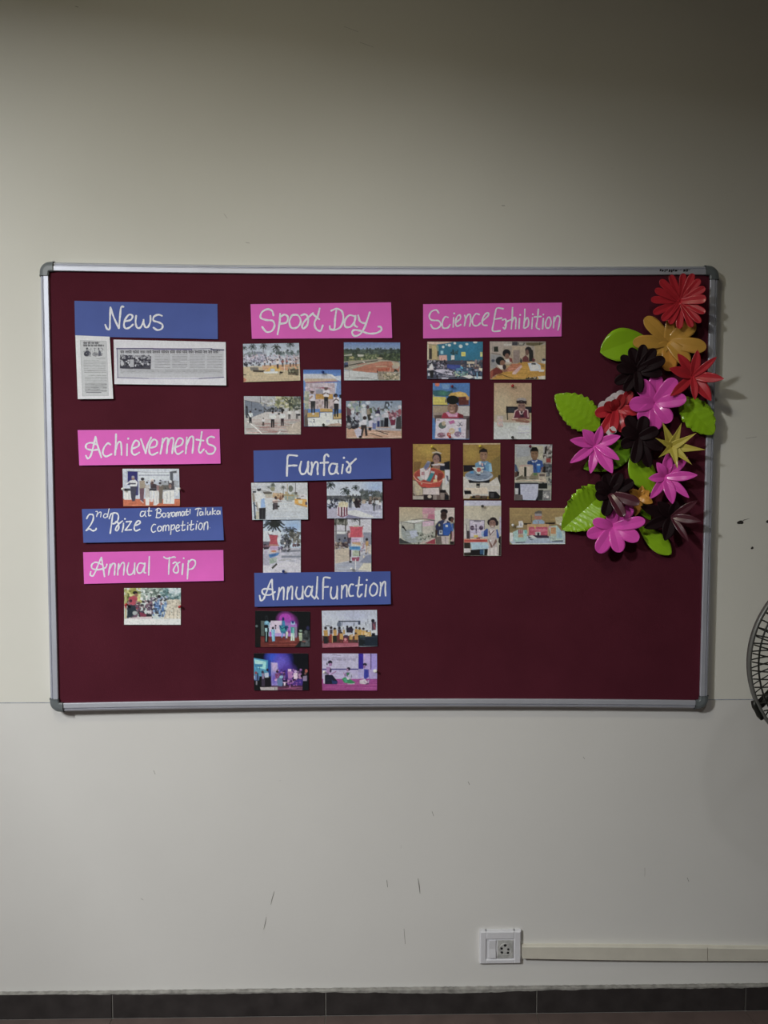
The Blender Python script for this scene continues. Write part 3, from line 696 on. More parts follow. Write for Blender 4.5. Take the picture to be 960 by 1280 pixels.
GS, GF, GA, GC, GM = 'sport day photos', 'funfair photos', 'annual function photos', 'science exhibition photos', 'single photos in the left column'
PH = dict(name='photo_print', cat='photo')
def ph(label, group, region, s, corners, text, **k): return picture('photo_print', label, 'photo', group, region, s, corners, text, **k)
ph('photo of a stage group behind white chairs, under the Achievements card', GM, (148, 580), 11.43, [(58,68),(866,68),(880,598),(70,605)],
'''R 0 0 960 700 c2c8d6; G 60 c6ccd8 200 b4bccc; R 60 60 900 105 bcc4d2; L 5 68707e 110 100 420 118 830 122; R 130 105 275 300 2b2a6e; R 285 125 730 250 c0c8de; W 290 160 720 172 14 12 50506c 2
R 100 110 130 300 a8b0c0; P 50555e 735 110 832 95 832 130 780 130 780 250 740 250; R 600 240 860 400 9aa0aa; R 620 300 720 370 5c5a58; R 60 500 900 700 c0623a; S 26 3 60 510 890 600 6 d88058 a84c2c c8704a
R 90 350 170 385 33343c; P d0d4de 72 385 190 385 185 510 85 510; L 4 8a90a0 110 390 105 505; L 4 8a90a0 150 390 150 505
R 245 240 285 450 37366e; P c9ccd8 165 235 240 225 275 260 265 320 170 325; E 210 200 22 32 8a6a5c; E 208 185 20 14 8e8e94; P 3c3d50 168 320 262 320 240 525 200 535 180 480; R 150 270 250 290 50505c; L 16 c9ccd8 165 250 120 285
P 968878 300 240 375 235 385 340 305 370; E 345 215 26 22 2c2a30; P 6a4a58 300 350 370 345 360 540 310 520; L 10 bfc0c4 320 520 355 555; E 405 265 20 14 22202a; P b4b0b0 385 300 440 300 450 480 385 480
P 40343c 455 270 545 290 550 350 460 350; E 485 240 26 24 c0b4b0; E 484 268 22 18 6c4a40; R 440 350 545 385 35343e; P 8c6a6c 545 300 600 310 600 400 550 400; P 6c6258 580 300 640 320 625 560 580 560; E 595 275 20 18 3c343a
P cdd0da 385 480 445 480 440 590 390 590; P cfd2dc 455 380 500 380 490 540 455 540; P d4d8e2 505 385 575 380 580 560 540 590 500 590; L 4 8a90a0 515 400 510 580; L 4 8a90a0 550 400 545 560; L 4 8a90a0 470 400 470 530
P ced2dc 640 400 700 380 800 370 800 570 640 570; P 4a464e 710 240 795 240 800 370 720 370; E 740 250 24 20 c4c8d0; E 738 320 20 34 8a6c64; L 5 7c828e 700 420 690 560; L 5 7c828e 745 400 742 560; E 668 255 14 10 26262e; E 600 235 16 10 48485a; E 515 240 12 18 3c4458
P c8ccd6 810 330 870 340 870 390 830 460 815 460; B 24 4 380 230 800 360 9 6a5c5c a8a4aa 34323c c8ccd6; R 60 110 100 340 b4bcca''', seed=21)
ph('photo of a seated crowd under trees with a white strip below', GM, (148, 730), 11.43, [(82,58),(892,58),(890,582),(82,582)],
'''R 0 0 960 700 b8c4c4; B 60 1 90 60 330 260 26 8a8c30 a8a450 6a7028 c0bc70; B 70 2 330 60 620 220 22 6c8078 a8b8b4 d0d8d8 4c6058 8c9c90; B 60 3 610 60 880 220 24 4c7478 5c8890 88a4a8 3c5c60; B 30 4 740 60 890 120 24 c0ccd2 a8bcc4; B 26 4 90 160 250 280 22 767830 4c5030
P a83c50 150 190 235 160 275 200 250 290 140 290; E 240 125 36 26 241c22; E 255 160 24 26 8a6050; P b4485a 150 280 290 300 300 330 140 330; P 9c3a4a 230 290 300 300 290 380 240 350
B 90 5 130 240 480 480 22 2c2434 4a3c54 6a4a60 241c28 8a6a74; B 70 6 400 200 620 420 18 302838 5a4c68 c8c4cc 7a5464 241e2c; B 60 7 500 250 700 480 20 3c68a4 5c84b8 28344c 88a8cc; B 30 8 560 180 700 260 16 c0c4d0 30303c 6a88b0; E 580 180 22 24 241e28
P c8c0b0 700 330 740 230 860 220 890 260 890 500 640 500; B 60 9 700 230 890 350 18 b8b0a0 d0c8b8 a09888; S 0 1 0 0 1 1 1 000000; L 14 4c4440 630 430 620 495; L 8 8a8070 690 380 660 495; L 8 7a7060 735 380 730 495; L 8 8a8070 790 350 790 495; L 8 7a7060 840 370 838 495; B 20 10 600 380 880 490 10 d8d0c0 e0dccc 847a6c
P 24303c 130 300 240 300 260 420 160 480 125 480; E 235 415 34 28 9aa0a4; P 28242e 300 440 480 430 480 500 300 500; P 7c2c48 300 400 400 430 400 480 320 480; P c0b4b8 300 470 480 465 480 505 130 505 150 485; R 90 60 120 500 b0a884; E 104 300 18 50 b44c48; B 20 3 82 70 118 280 16 8a8c30 a0a060
R 0 500 960 700 cdd3e4; R 0 0 96 60 c8ccd8''', seed=22)
ph('photo of a sports ground crowd under palm trees with sandy foreground', GS, (300, 425), 12, [(45,58),(885,45),(905,608),(55,632)],
'''G 40 9aa8bc 240 b0b8c8; R 0 400 960 700 b8a684; B 40 1 50 180 400 240 18 8088a0 9aa0b4 6c7488; B 40 2 440 170 890 230 20 4c5c5c 66767c 3c4a4c 8898a4; B 30 12 50 190 240 240 16 788488 5c6c6c
T 190 100 60 2c3638; T 65 120 44 343e40; T 355 90 58 2c3638; T 545 110 70 28322e; T 755 60 60 2c3638; L 7 3c4648 180 120 185 240; L 7 3c4648 350 110 350 190; L 7 3c4648 550 130 548 230; L 6 3c4648 753 70 755 150; E 715 155 20 16 38444a
P b8c4d8 395 150 440 160 440 240 410 240; L 8 c8d4e4 660 150 690 230
B 150 3 50 220 890 330 14 a8a4bc 8c8aa4 c0bccc 5c5a70 b4a0ac; B 70 4 60 260 400 340 13 9c98b4 4c4c64 bcb8cc 747490; B 60 5 400 260 890 340 13 b49c9c 3c2c34 c4bcc4 8c7484
P c09878 330 380 900 360 900 440 340 450; S 30 6 340 360 880 450 7 c87c54 b88c58 caa070 b07850; P c8a040 460 400 600 410 610 460 380 470; L 12 c0b060 480 390 530 420
B 30 7 60 330 320 380 14 2c2c38 484858 8c8ca4; P 6c6864 145 400 275 400 280 460 160 460; P b4ac9c 150 390 275 385 275 410 150 410; P 3c342c 190 450 370 455 350 485 200 480
H 370 300 90 c8b8c0 2c2430; H 455 300 95 d0ccd4 28222c; H 565 290 140 ccc4c8 2c242c; H 640 290 110 8c4c4c 2c242c; H 755 290 110 d4c8d0 54403c; H 700 290 80 a06060 2c242c; H 800 300 90 bcb0b8 3c3034; H 840 290 100 a08080 40343c
P ccd4dc 350 475 560 470 580 500 370 500; P a8b4c4 460 430 520 430 520 470 450 470; P 241c1c 595 470 655 480 620 510 590 530; P 54503c 720 430 880 440 880 530 720 520; P 24221c 730 490 810 480 870 500 870 535 720 520; B 20 8 720 400 880 480 14 7c7c64 40443c a09c84
L 7 d8ccc8 665 290 665 470; L 5 d0c4b8 880 240 890 600; S 40 9 60 500 900 610 6 c4b494 a8956f c8baa0 b09c78; P b86c54 50 560 95 590 80 630 50 630; R 50 515 90 530 40342c; P 2c2c38 50 340 120 360 110 410 60 380''', seed=23)
ph('photo of an empty red earth sports field seen from above', GS, (425, 425), 12, [(58,35),(902,38),(902,605),(60,605)],
'''G 30 5c7cb8 140 7c94b8; R 0 140 960 320 3c4a3c; B 120 1 60 130 900 210 16 2c3a38 3c4a48 24302c 4c5c54; B 130 2 60 200 900 310 18 34442c 4c5c38 28341f 5c6c48; B 30 3 130 260 330 350 16 a8a068 8c8c58 5c6444; E 530 135 12 16 2c3a40; B 30 13 560 210 880 290 20 2c3c28 1f2a1c 3c4c30
P a0a094 60 225 180 205 180 235 60 240; P b0b0a8 260 215 360 220 350 245 270 250; B 40 14 380 220 560 300 12 4c5c38 6c7850 8c9068; L 12 24241c 600 300 720 308 880 320
P 948c80 60 320 560 290 700 300 900 330 900 520 600 500 160 460 60 440; P a8654c 180 440 600 320 760 320 900 400 880 500 600 495 200 462; S 60 4 240 330 860 490 8 b87058 9c5440 b48068 a06048 c49078; P a84c30 560 430 760 420 740 460 560 470
L 14 2a2e22 140 378 400 330 560 310; L 10 a8a890 160 420 420 355 640 310; L 8 c0b090 540 400 700 395; L 12 c8c8c0 345 325 370 340; E 600 275 40 14 b0a484; P 1c2034 60 345 120 350 130 400 60 420; R 70 335 120 370 3c4c78
P b8bcc0 60 455 200 462 580 505 580 605 60 605; L 6 787878 140 460 140 560; L 4 989c9c 60 560 560 590; S 10 5 200 560 560 600 5 686c6c 909494; P 908474 560 470 900 480 900 605 580 605; P 281c18 560 440 575 500 550 480; L 6 3c2c28 600 470 605 540; L 6 3c2c28 650 470 655 550; L 5 3c2c28 700 430 705 490; B 60 6 650 500 890 590 14 6c6c48 a89878 c0b4a0 50503c
P a89c90 780 380 880 370 880 430 790 430; P 2c2c24 820 430 870 460 860 490 800 490; S 10 7 800 480 880 500 7 d0d0cc 34342c; L 6 c0b4a4 760 420 740 500; P b4a890 780 330 890 350 890 400 800 380; L 5 241c1c 560 500 570 590''', seed=24)
ph('tall photo of three medal winners on a numbered podium', GS, (375, 458), 16, [(65,65),(815,65),(828,1200),(80,1200)],
'''R 0 0 960 1300 b0b0bc; G 60 3c68b4 160 5480c4; P b0bcd8 60 150 560 150 680 200 830 180 830 280 60 280; P b8bcc8 80 155 600 160 720 240 100 250; P d8e0ec 520 150 640 160 820 300 700 230; P b8a48c 80 245 700 245 740 290 100 315; P 9a5c6c 110 310 740 285 780 300 110 335
R 110 330 700 560 b0a4b4; R 110 330 240 480 ab9cab; B 60 1 120 340 700 460 22 b8acb8 a4909c c4b8c4; P 9c4c64 330 430 480 415 640 440 480 445; R 700 320 820 560 6c8cc4; P a8b8d8 700 330 740 330 710 560 700 560; R 90 500 180 850 8c9480; B 20 2 90 500 170 800 30 a0a890 848c7c b0b0a0
R 310 550 660 660 b48834; S 16 3 320 560 650 650 18 c89c3c a07424 b8903c; R 320 460 460 550 8c8ca0; R 180 660 830 850 b8a8ac; B 40 4 180 680 830 840 26 b0a0a4 c4bcc4 8c7c84 a89488; R 80 860 160 1200 5c5450; P 7c706c 90 850 160 870 130 960 90 1000
P b4944c 150 930 385 915 385 1010 150 1020; P b89444 400 840 650 850 655 905 400 905; P b4985c 665 960 830 930 830 1050 665 1055; L 10 241f20 150 1026 385 1015; L 10 241f20 400 912 655 910; L 10 241f20 665 1058 830 1050; L 8 241f20 390 920 392 1010; L 8 241f20 658 905 662 1060
P ccd0e0 155 1035 400 1020 405 925 648 918 655 1060 830 1060 830 1200 165 1200; L 12 202028 505 945 520 950 520 990; L 12 2c2c38 265 1060 290 1065 280 1100 265 1115 300 1112; L 12 202028 770 1080 765 1110 780 1120; W 530 1080 590 1130 18 7 707080 5; W 180 1100 240 1120 14 8 686878 6
P a89080 620 1150 780 1130 830 1160 830 1200 500 1200; L 6 8c8ca0 240 1120 265 1190
P c8c4d0 175 570 290 560 305 690 200 690; L 34 a88878 195 640 240 600; E 240 515 36 34 5c4844; E 240 470 44 26 c0a8b8; L 12 241c20 190 490 280 500; P 26282c 208 690 308 690 300 930 272 930 262 780 250 930 225 930; E 265 950 22 20 c8c8d0
P ccc8d4 455 480 590 475 575 610 470 600; E 520 445 36 34 5c4440; E 518 402 44 24 c8bcc8; L 10 2c2228 490 425 560 425; L 24 5c4440 455 560 510 530; L 24 5c4440 590 560 540 540; P 202226 480 612 565 612 560 840 530 840 525 700 512 840 485 840
P ccc8d4 665 620 780 615 775 740 690 740; E 715 580 42 36 241c1f; E 725 600 24 24 5c4440; L 22 5c4440 665 700 720 650; L 22 5c4440 780 690 735 660; P 1f2024 675 742 772 742 765 1010 735 1010 725 860 712 1010 685 1000; P 16181c 780 570 830 560 830 640 790 630; P b0bcd0 780 640 830 640 830 860 780 860''', seed=25)
ph('photo of pupils in white shirts on a marked running track', GS, (300, 491), 12, [(58,50),(912,58),(912,625),(68,622)],
'''R 0 0 960 700 a08c88; G 40 a4a8b4 200 a8a8a8; P 7c8494 70 110 360 170 640 220 640 330 360 350 180 380 70 300; P 6c7688 70 120 360 175 360 350 200 365 70 330; S 20 1 80 150 350 340 6 8c94a4 5c6678 788498; L 7 2c3038 70 115 230 140 640 215; L 6 303440 305 60 305 150; L 5 3c4048 520 70 522 200; L 5 30343c 360 170 362 320
L 5 30343c 175 140 175 340; L 5 30343c 425 180 425 280; B 60 2 320 60 620 200 18 a8a8ac b8bcc4 8c8c90 a0a094; B 80 3 540 60 800 220 20 94946c b0ac84 7c8058 c4c0a0 606844; B 50 4 740 70 910 260 22 5c6450 34403c 888c70 48544c; L 12 3c402c 640 80 700 130 800 210; L 10 3c402c 680 70 780 180
B 60 5 360 220 640 290 12 2c3030 24282c 44484c 5c6068; P b8b4b4 380 290 910 280 910 420 200 440 100 400; S 50 6 80 400 900 600 7 9c605c b88c84 8c4c4c a87470 c0a49c 804848; S 14 16 80 450 560 600 10 90504c 985c58; S 10 26 560 470 900 520 10 907060 a0846c; P b0a498 680 520 910 420 910 620 740 620; S 12 36 700 530 900 610 8 c0b8ac a89c90
L 16 d8d0d0 120 430 230 520 330 612; L 16 d4cccc 570 615 600 580; L 10 ccc0bc 800 460 780 520; L 10 b8a8a4 70 460 140 455; S 8 7 80 590 400 620 8 d0b8b4 c4a8a4
R 85 230 120 380 343a44; E 100 215 16 20 1f1c20; H 155 270 190 c4ccd4 1c1c22; L 16 22242c 120 320 160 420; E 235 245 16 12 202024; R 280 255 330 280 3c4250; H 350 375 120 c8c8cc 2c2420; H 490 270 250 ccd0d8 241f24; L 20 b8bcc4 445 330 490 330; L 20 c0c4cc 490 320 545 310; H 635 275 220 ccd0d8 2c1c24; L 16 c0c4cc 600 320 640 330; H 740 250 145 d0d4d8 2c2a30; H 855 240 150 c8c8cc 2c2a30; R 870 315 905 345 24242c; E 640 260 26 22 202020; E 490 240 20 16 2c302c
E 690 260 12 14 c0c4cc; R 570 300 600 330 343840''', seed=26)
ph('photo of children dancing in front of a crowd outdoors', GS, (428, 497), 12, [(55,50),(888,45),(888,610),(60,612)],
'''R 0 0 960 700 7888a0; G 40 7c90ac 200 94a0b0; B 30 1 60 60 300 200 24 8c98a8 b0a8a8 788898 8ca08c; R 60 440 960 700 b89078; S 50 2 60 480 890 605 8 c09880 d0b8a8 a87458 c8a890 b48468 dcccc0; P a0a0ac 350 450 880 450 880 500 350 480
P 5c3c48 60 130 130 180 140 280 70 330; E 105 115 28 22 c0c4d0; B 50 3 60 290 240 460 22 1c1c28 2c2c38 343444 141420; B 20 4 130 200 250 340 16 b0b4c4 c4c8d4 34303c; E 155 215 26 24 c0c4d0; E 220 245 20 24 4c3c44; E 215 300 26 30 a8acc0; E 95 420 36 44 6c6c70; E 95 400 26 20 a0a0a8
L 18 181820 262 60 262 130; P b8bcc4 280 160 350 150 350 290 290 320; E 320 120 28 24 c4c8d0; E 385 75 36 26 b4bccc; P 8c7c6c 360 170 440 170 430 260 370 260; E 380 140 24 28 4c3c44; P 34302c 370 260 430 240 440 330 390 350; P 4c5c38 400 160 440 150 450 230 420 230
P c4c4d0 240 380 320 330 370 330 360 410 260 420; E 335 265 32 28 c4c4d0; E 335 305 30 28 34282c; P 2c2428 280 410 360 410 380 570 345 580 330 450 300 580 270 590; P b4b0c4 175 490 240 450 290 480 270 600 220 600; S 10 14 180 480 280 590 5 9c94b4 d0cce0; E 270 590 26 18 181418
P bcb8cc 395 350 460 340 480 380 450 440 400 440; E 440 290 22 20 c4c4d0; P 6470a8 450 380 510 370 500 470 450 470; P acb0c8 470 310 520 300 520 380 480 390; P 30284c 490 200 560 180 570 260 500 270; E 525 260 34 22 c8c8d4; P a8a4bc 520 290 570 290 570 350 520 350; P 28306c 520 350 560 350 560 440 520 440; P 1c1c28 390 450 440 450 430 500 390 490
P b8b4c0 590 260 620 250 630 300 590 300; P bcbcc8 620 230 690 220 690 300 620 300; P 141420 630 300 690 300 690 440 620 440; P 3c4450 570 340 620 340 620 440 570 440; E 660 200 22 20 c0c0cc; P 242c44 640 60 700 60 720 120 640 130; B 30 5 460 140 700 200 14 5c3c4c 8c8c9c 2c2834 4c6444; B 20 25 620 70 740 180 16 8ca4c8 a8b8cc 3c4450
P 8c3c58 690 230 740 230 750 320 700 330; P 701c3c 710 330 800 320 790 420 730 420; P a05c74 730 220 810 220 810 300 730 310; E 765 310 22 24 b8a8b8; B 24 6 690 180 880 290 16 9c5868 7c3850 b08890 543040; P 3c3c40 810 300 880 270 885 470 800 470; P b4b4c0 720 420 800 410 790 460 730 460; E 860 140 26 26 c4c4d0; P 9c6c74 830 180 885 180 885 270 840 260; E 860 210 26 40 984858
L 14 4c3c38 500 490 680 550; L 12 5c4840 420 540 600 590; L 10 6c5850 560 500 700 520''', seed=27)
FB = dict(base=0.0042, curl=(0.002, 0.001, 0))
ph('photo of a man in white watching children play by a yellow stall', GF, (310, 600), 12, [(48,42),(892,38),(900,592),(65,598)],
'''G 40 bcc0c8 300 b8bcc0; G 260 c0c4c8 600 b0bac8; S 26 1 260 290 880 590 10 bcc4d0 a8b4c4 c8ccd0 b4bcc8; L 7 6c6c68 60 140 330 175; P 5c5850 220 175 360 180 360 210 240 210; P b0aca0 250 210 380 215 380 250 270 260; L 8 a88470 270 260 380 262; P b89c74 370 190 540 200 530 300 370 260; B 26 2 370 200 530 290 12 c0a484 9c7450 bcb0a4 846048
E 375 90 26 44 646c64; E 370 130 34 40 8c8c70; T 370 75 40 545c54; T 525 110 36 3c4440; L 7 4c5048 530 110 530 250; E 640 130 34 50 6c7468; T 640 110 36 5c645c; L 9 a0906c 590 60 590 250; L 8 303438 712 50 712 220; L 6 8c94a4 60 105 420 100; L 5 9ca4b0 720 150 880 150; T 310 110 30 5c6464
B 40 3 540 190 740 290 14 8c9890 788478 a0a89c a89064; R 550 230 700 300 8c9890; L 8 c8a860 595 200 595 290; L 8 3c3c3c 580 310 660 316; P 9c8c5c 540 210 690 225 690 245 540 235; R 700 180 740 220 605c54
P d09c30 700 280 880 290 890 400 820 395 700 350; P d8c8a8 750 300 820 300 810 360 760 350; E 870 350 20 26 3c3c5c; L 8 b07c20 700 360 890 405; R 780 215 860 275 c8c4d0; R 792 225 850 265 d4d4e0; L 10 4c3458 800 245 840 240; R 730 270 790 285 34343c; L 8 b48430 720 240 760 240; R 830 300 860 380 d0a048
E 415 265 20 24 3c2c2c; P c8b8b4 370 290 460 300 440 350 370 340; P 4c444c 375 340 445 340 450 440 380 440; P 2c2a30 420 380 475 385 470 410 420 410; L 14 6c4c48 370 330 440 320; E 485 280 20 26 7c4c3c; E 525 245 14 24 5c3830; L 12 6c5450 445 320 500 320; R 370 360 395 450 34343c; L 10 8c8c8c 430 440 455 440
E 165 140 32 30 2c2c38; E 160 112 34 20 b0b8c4; P c8ccd0 100 190 180 165 220 220 260 330 250 420 170 420 130 400 90 300; S 12 4 110 200 240 400 8 b0b8c0 d8dce0; P 86a8d8 195 290 245 270 262 410 190 420; P 24242a 165 420 265 415 262 590 170 592; P 38383c 210 430 225 430 222 590 205 590; R 70 165 120 190 2c343c; L 22 3c5470 90 330 105 540; P 8c8478 60 200 90 190 110 320 70 330; L 24 9c948c 125 340 150 450; E 115 560 22 30 2c3c48; R 120 470 165 590 b0ac9c; L 14 344458 80 350 130 400''', seed=31, **FB)
ph('photo of a striped popcorn cutout under palm trees', GF, (403, 598), 12, [(65,52),(898,48),(902,600),(72,600)],
'''G 40 b4c0d8 280 bcc4d8; A 800 120 260 160 98b0e4; R 60 260 960 340 4c5054; B 60 1 70 270 400 340 16 50545c 3c4044 686c74; B 90 2 380 250 900 370 18 303434 44484c 5c6060 787870; R 60 370 960 700 b0b4cc; S 40 3 80 390 890 595 9 a8acc8 bcc0d4 c8ccdc 9c9cbc
T 120 100 80 24302f; T 345 180 76 2c3838; T 500 140 62 24302f; L 8 343c3c 350 190 352 300; E 385 210 20 30 34403c; T 600 190 46 2c3434; T 670 200 50 343c3c; T 740 210 50 3c4444; T 820 215 54 444c4c; B 60 4 580 200 890 300 20 3c4444 4c5454 606868; B 14 14 700 280 880 330 20 8c7c70 6c645c
P c8ccd4 380 490 500 470 680 530 800 590 500 580 380 550; P 7c7c9c 380 540 560 580 620 600 340 600; P bcbcc8 440 380 500 370 500 420 450 430; P 2c2430 460 340 560 330 560 440 500 440; B 30 5 480 300 570 430 16 241c24 342c34 3c1c2c; E 465 330 18 20 b0a898; R 400 320 440 440 343848; L 12 8c94a8 430 370 430 450; L 10 9ca4ac 390 320 388 430
B 40 6 70 290 240 440 18 24283c 34384c 4c5468 1c1f28; E 95 350 28 34 c4c8d4; L 12 b8bcc8 165 320 165 380; L 8 8c7c9c 90 460 220 450; R 70 470 220 590 a8a4bc
R 220 420 380 560 c8c0cc; R 238 430 254 560 7c2c4c; R 275 430 300 575 541c34; R 318 430 340 570 6c2444; R 356 420 376 550 5c1c38; L 12 8c4c64 225 548 300 580 378 548; P c8c0a8 240 370 290 345 340 350 385 370 385 420 320 430 240 430; B 30 7 245 355 385 425 12 d0c8a8 c0b490 b0a884
E 760 360 22 30 c0c4cc; H 775 340 150 343c44 5c606c; H 820 300 170 c0c4d0 8c8c9c; E 850 370 26 28 c8ccd4; R 770 300 800 330 3c3438; H 860 340 120 c4c4cc 6c6c84; L 5 8088a8 740 520 830 520; B 14 8 690 340 740 380 12 3c3438 6c4c48; P b0a090 600 320 650 320 640 380 590 380''', seed=32, **FB)
ph('tall photo of a red topped signpost before a big palm', GF, (325, 645), 16, [(65,20),(815,15),(815,1155),(62,1155)],
'''G 0 a8bce0 300 b4c4e4; A 680 200 300 180 90b0ec; P c0c8d8 60 300 420 300 420 520 60 520; T 290 150 200 242c2c; E 300 170 110 60 242c2c; T 270 120 170 2c3030; T 640 300 120 343838; T 530 270 80 3c4448; L 14 3c3c3c 660 340 668 480
B 60 1 420 380 610 560 26 3c4044 5c6468 8c94a8 2c3034; B 60 2 600 330 810 540 26 50504c 6c6c64 44443f 8c8c88; R 60 510 200 620 5c5c6c; B 30 3 70 580 200 640 20 241c28 3c2c38 8c6c7c; R 60 640 820 1160 b8b8c8; P 9c9cb0 60 760 200 760 400 700 200 990 60 980; S 40 4 400 640 810 940 16 8c94a8 c0c0cc a8acbc 9ca0b4 c8c8d0
P 7c8090 400 680 810 670 810 710 400 730; P 7c8294 430 790 810 790 810 830 430 840; P c4c4d0 60 990 250 1000 500 900 810 950 810 1155 60 1155; S 20 5 100 1000 800 1140 14 c8c4d4 bcbcc8 ccc8cc; S 6 15 360 850 620 900 12 74787c 909498
P a84454 175 375 360 385 340 480 365 590 180 590 205 480; S 12 6 200 400 340 580 10 b8505c 983c50; L 12 4c3444 165 370 250 380; L 10 7c6c74 160 340 175 380; L 10 8c7c84 350 370 365 420; P a8746c 180 560 370 570 390 600 170 600
R 200 600 355 690 b89cc0; L 8 8c6ca0 210 640 340 640; P c0bcc4 170 680 360 690 300 740 180 740; E 275 705 54 20 c0784c; P 3c78b4 170 770 400 730 350 790 200 840; P 3464a0 200 780 330 750 300 800 210 810; P 98a8a0 190 850 340 830 330 920 190 970; B 40 7 190 850 340 970 14 88a494 b0b8b0 7c9484 a0a4b4; P 3c3c38 230 1030 330 940 350 970 250 1065; R 90 690 150 800 a8a4bc; P 2c2430 70 640 190 630 170 660 80 670
B 60 8 430 480 600 700 20 4c4c5c 34343c a0a0ac 6c7078 24242c; E 495 545 18 20 d0ccc8; B 26 9 660 560 780 610 16 6c4c50 5c3c40 3c3034; R 400 640 420 730 c8c4d0; B 14 10 370 600 430 680 16 4c4060 7c6c94; E 765 580 16 26 241c20; L 7 8c8c9c 300 1080 420 1140; R 760 560 800 600 3c3438''', seed=33, base=0.0018)
ph('tall photo of a red topped signpost with a child in yellow', GF, (414, 642), 16, [(65,35),(800,35),(802,1165),(70,1165)],
'''G 0 c4c4d0 380 bcbcc8; B 40 1 70 40 310 200 40 4c5048 646860 8c8c84 34382f; R 85 100 105 560 343430; R 275 100 300 420 484844; R 110 360 290 405 c8ccd0; R 560 90 580 240 34343c; T 480 110 80 50545c; L 4 8c8c9c 620 130 790 230; L 4 a8a8b4 640 300 790 320; R 640 375 810 620 84889c; R 110 410 400 620 707484
L 8 3c3c44 70 350 370 350; E 165 520 20 22 24242c; E 275 490 22 22 24242c; P 54607c 240 520 310 510 330 650 240 640; P 8c7474 70 590 150 580 150 650 80 680; B 70 2 75 580 340 700 20 3c2c34 544048 8c7c74 2c242c 9c8c7c; R 325 340 375 660 5c5058; B 20 12 330 380 380 640 20 44384c 7c5c5c 343444
P b8ac9c 75 720 370 680 370 940 80 1000; S 26 3 80 730 360 960 10 b0a494 c4bcac a89c90 b8a89c; P a0a4b4 80 1000 380 960 700 760 800 780 800 1160 80 1160; S 30 4 90 980 600 1150 14 98a0b8 acb4c4 8c94ac b8bcc8; P c8c4b4 540 1130 640 1000 800 980 800 1150; P c8c0b0 640 830 800 980 640 1000; P 7c84a0 560 980 700 840 800 820 800 990 680 990
P c0485c 370 265 640 260 620 360 650 475 350 475 385 360; S 16 5 390 280 610 460 12 c8546c b03c50; L 14 8c5c5c 360 265 420 255; L 12 7c6464 610 270 650 240; P a8b0a0 450 235 560 235 540 265 450 265; P c48c94 340 400 385 380 370 480 340 480; P c08890 620 400 660 450 640 480 610 470
R 405 485 575 580 c0a8c8; L 8 9c7cac 420 520 560 520; P b89470 415 570 590 570 590 640 430 620; P c8a478 500 600 590 605 590 640 480 635; P c0c0b8 405 610 470 610 590 640 580 660 410 650; P 4c8cc0 360 655 590 655 590 735 360 725; P 3474b0 420 665 560 665 560 700 420 700; L 12 c8ccd0 590 640 600 740; P 9cac94 430 740 560 740 550 850 430 850; B 30 6 430 740 560 850 14 88a484 b4bcac 98a090
P 903c5c 410 880 570 870 550 950 420 950; S 8 7 410 880 560 950 10 b0a0b0 7c2444 a05070; R 360 720 400 860 44384c; R 365 860 385 970 504048; E 385 965 34 18 1f1c24; R 560 740 580 850 3c3438; P 8090ac 340 600 400 600 400 640 350 650; P a0788c 630 580 670 580 660 700 630 700
E 712 515 26 28 2c2024; P b8904c 680 550 745 550 745 640 690 650; P b8a490 690 650 740 640 710 790 690 790; L 16 6c4c3c 740 630 775 640; P c0b8b0 720 660 800 630 800 820 740 800; E 695 800 14 16 3c3438; B 16 8 580 560 680 760 18 8c88a0 9c7c94 7c84a4 b0a4a8; L 14 d4d4dc 487 920 487 1130''', seed=34, base=0.0018)
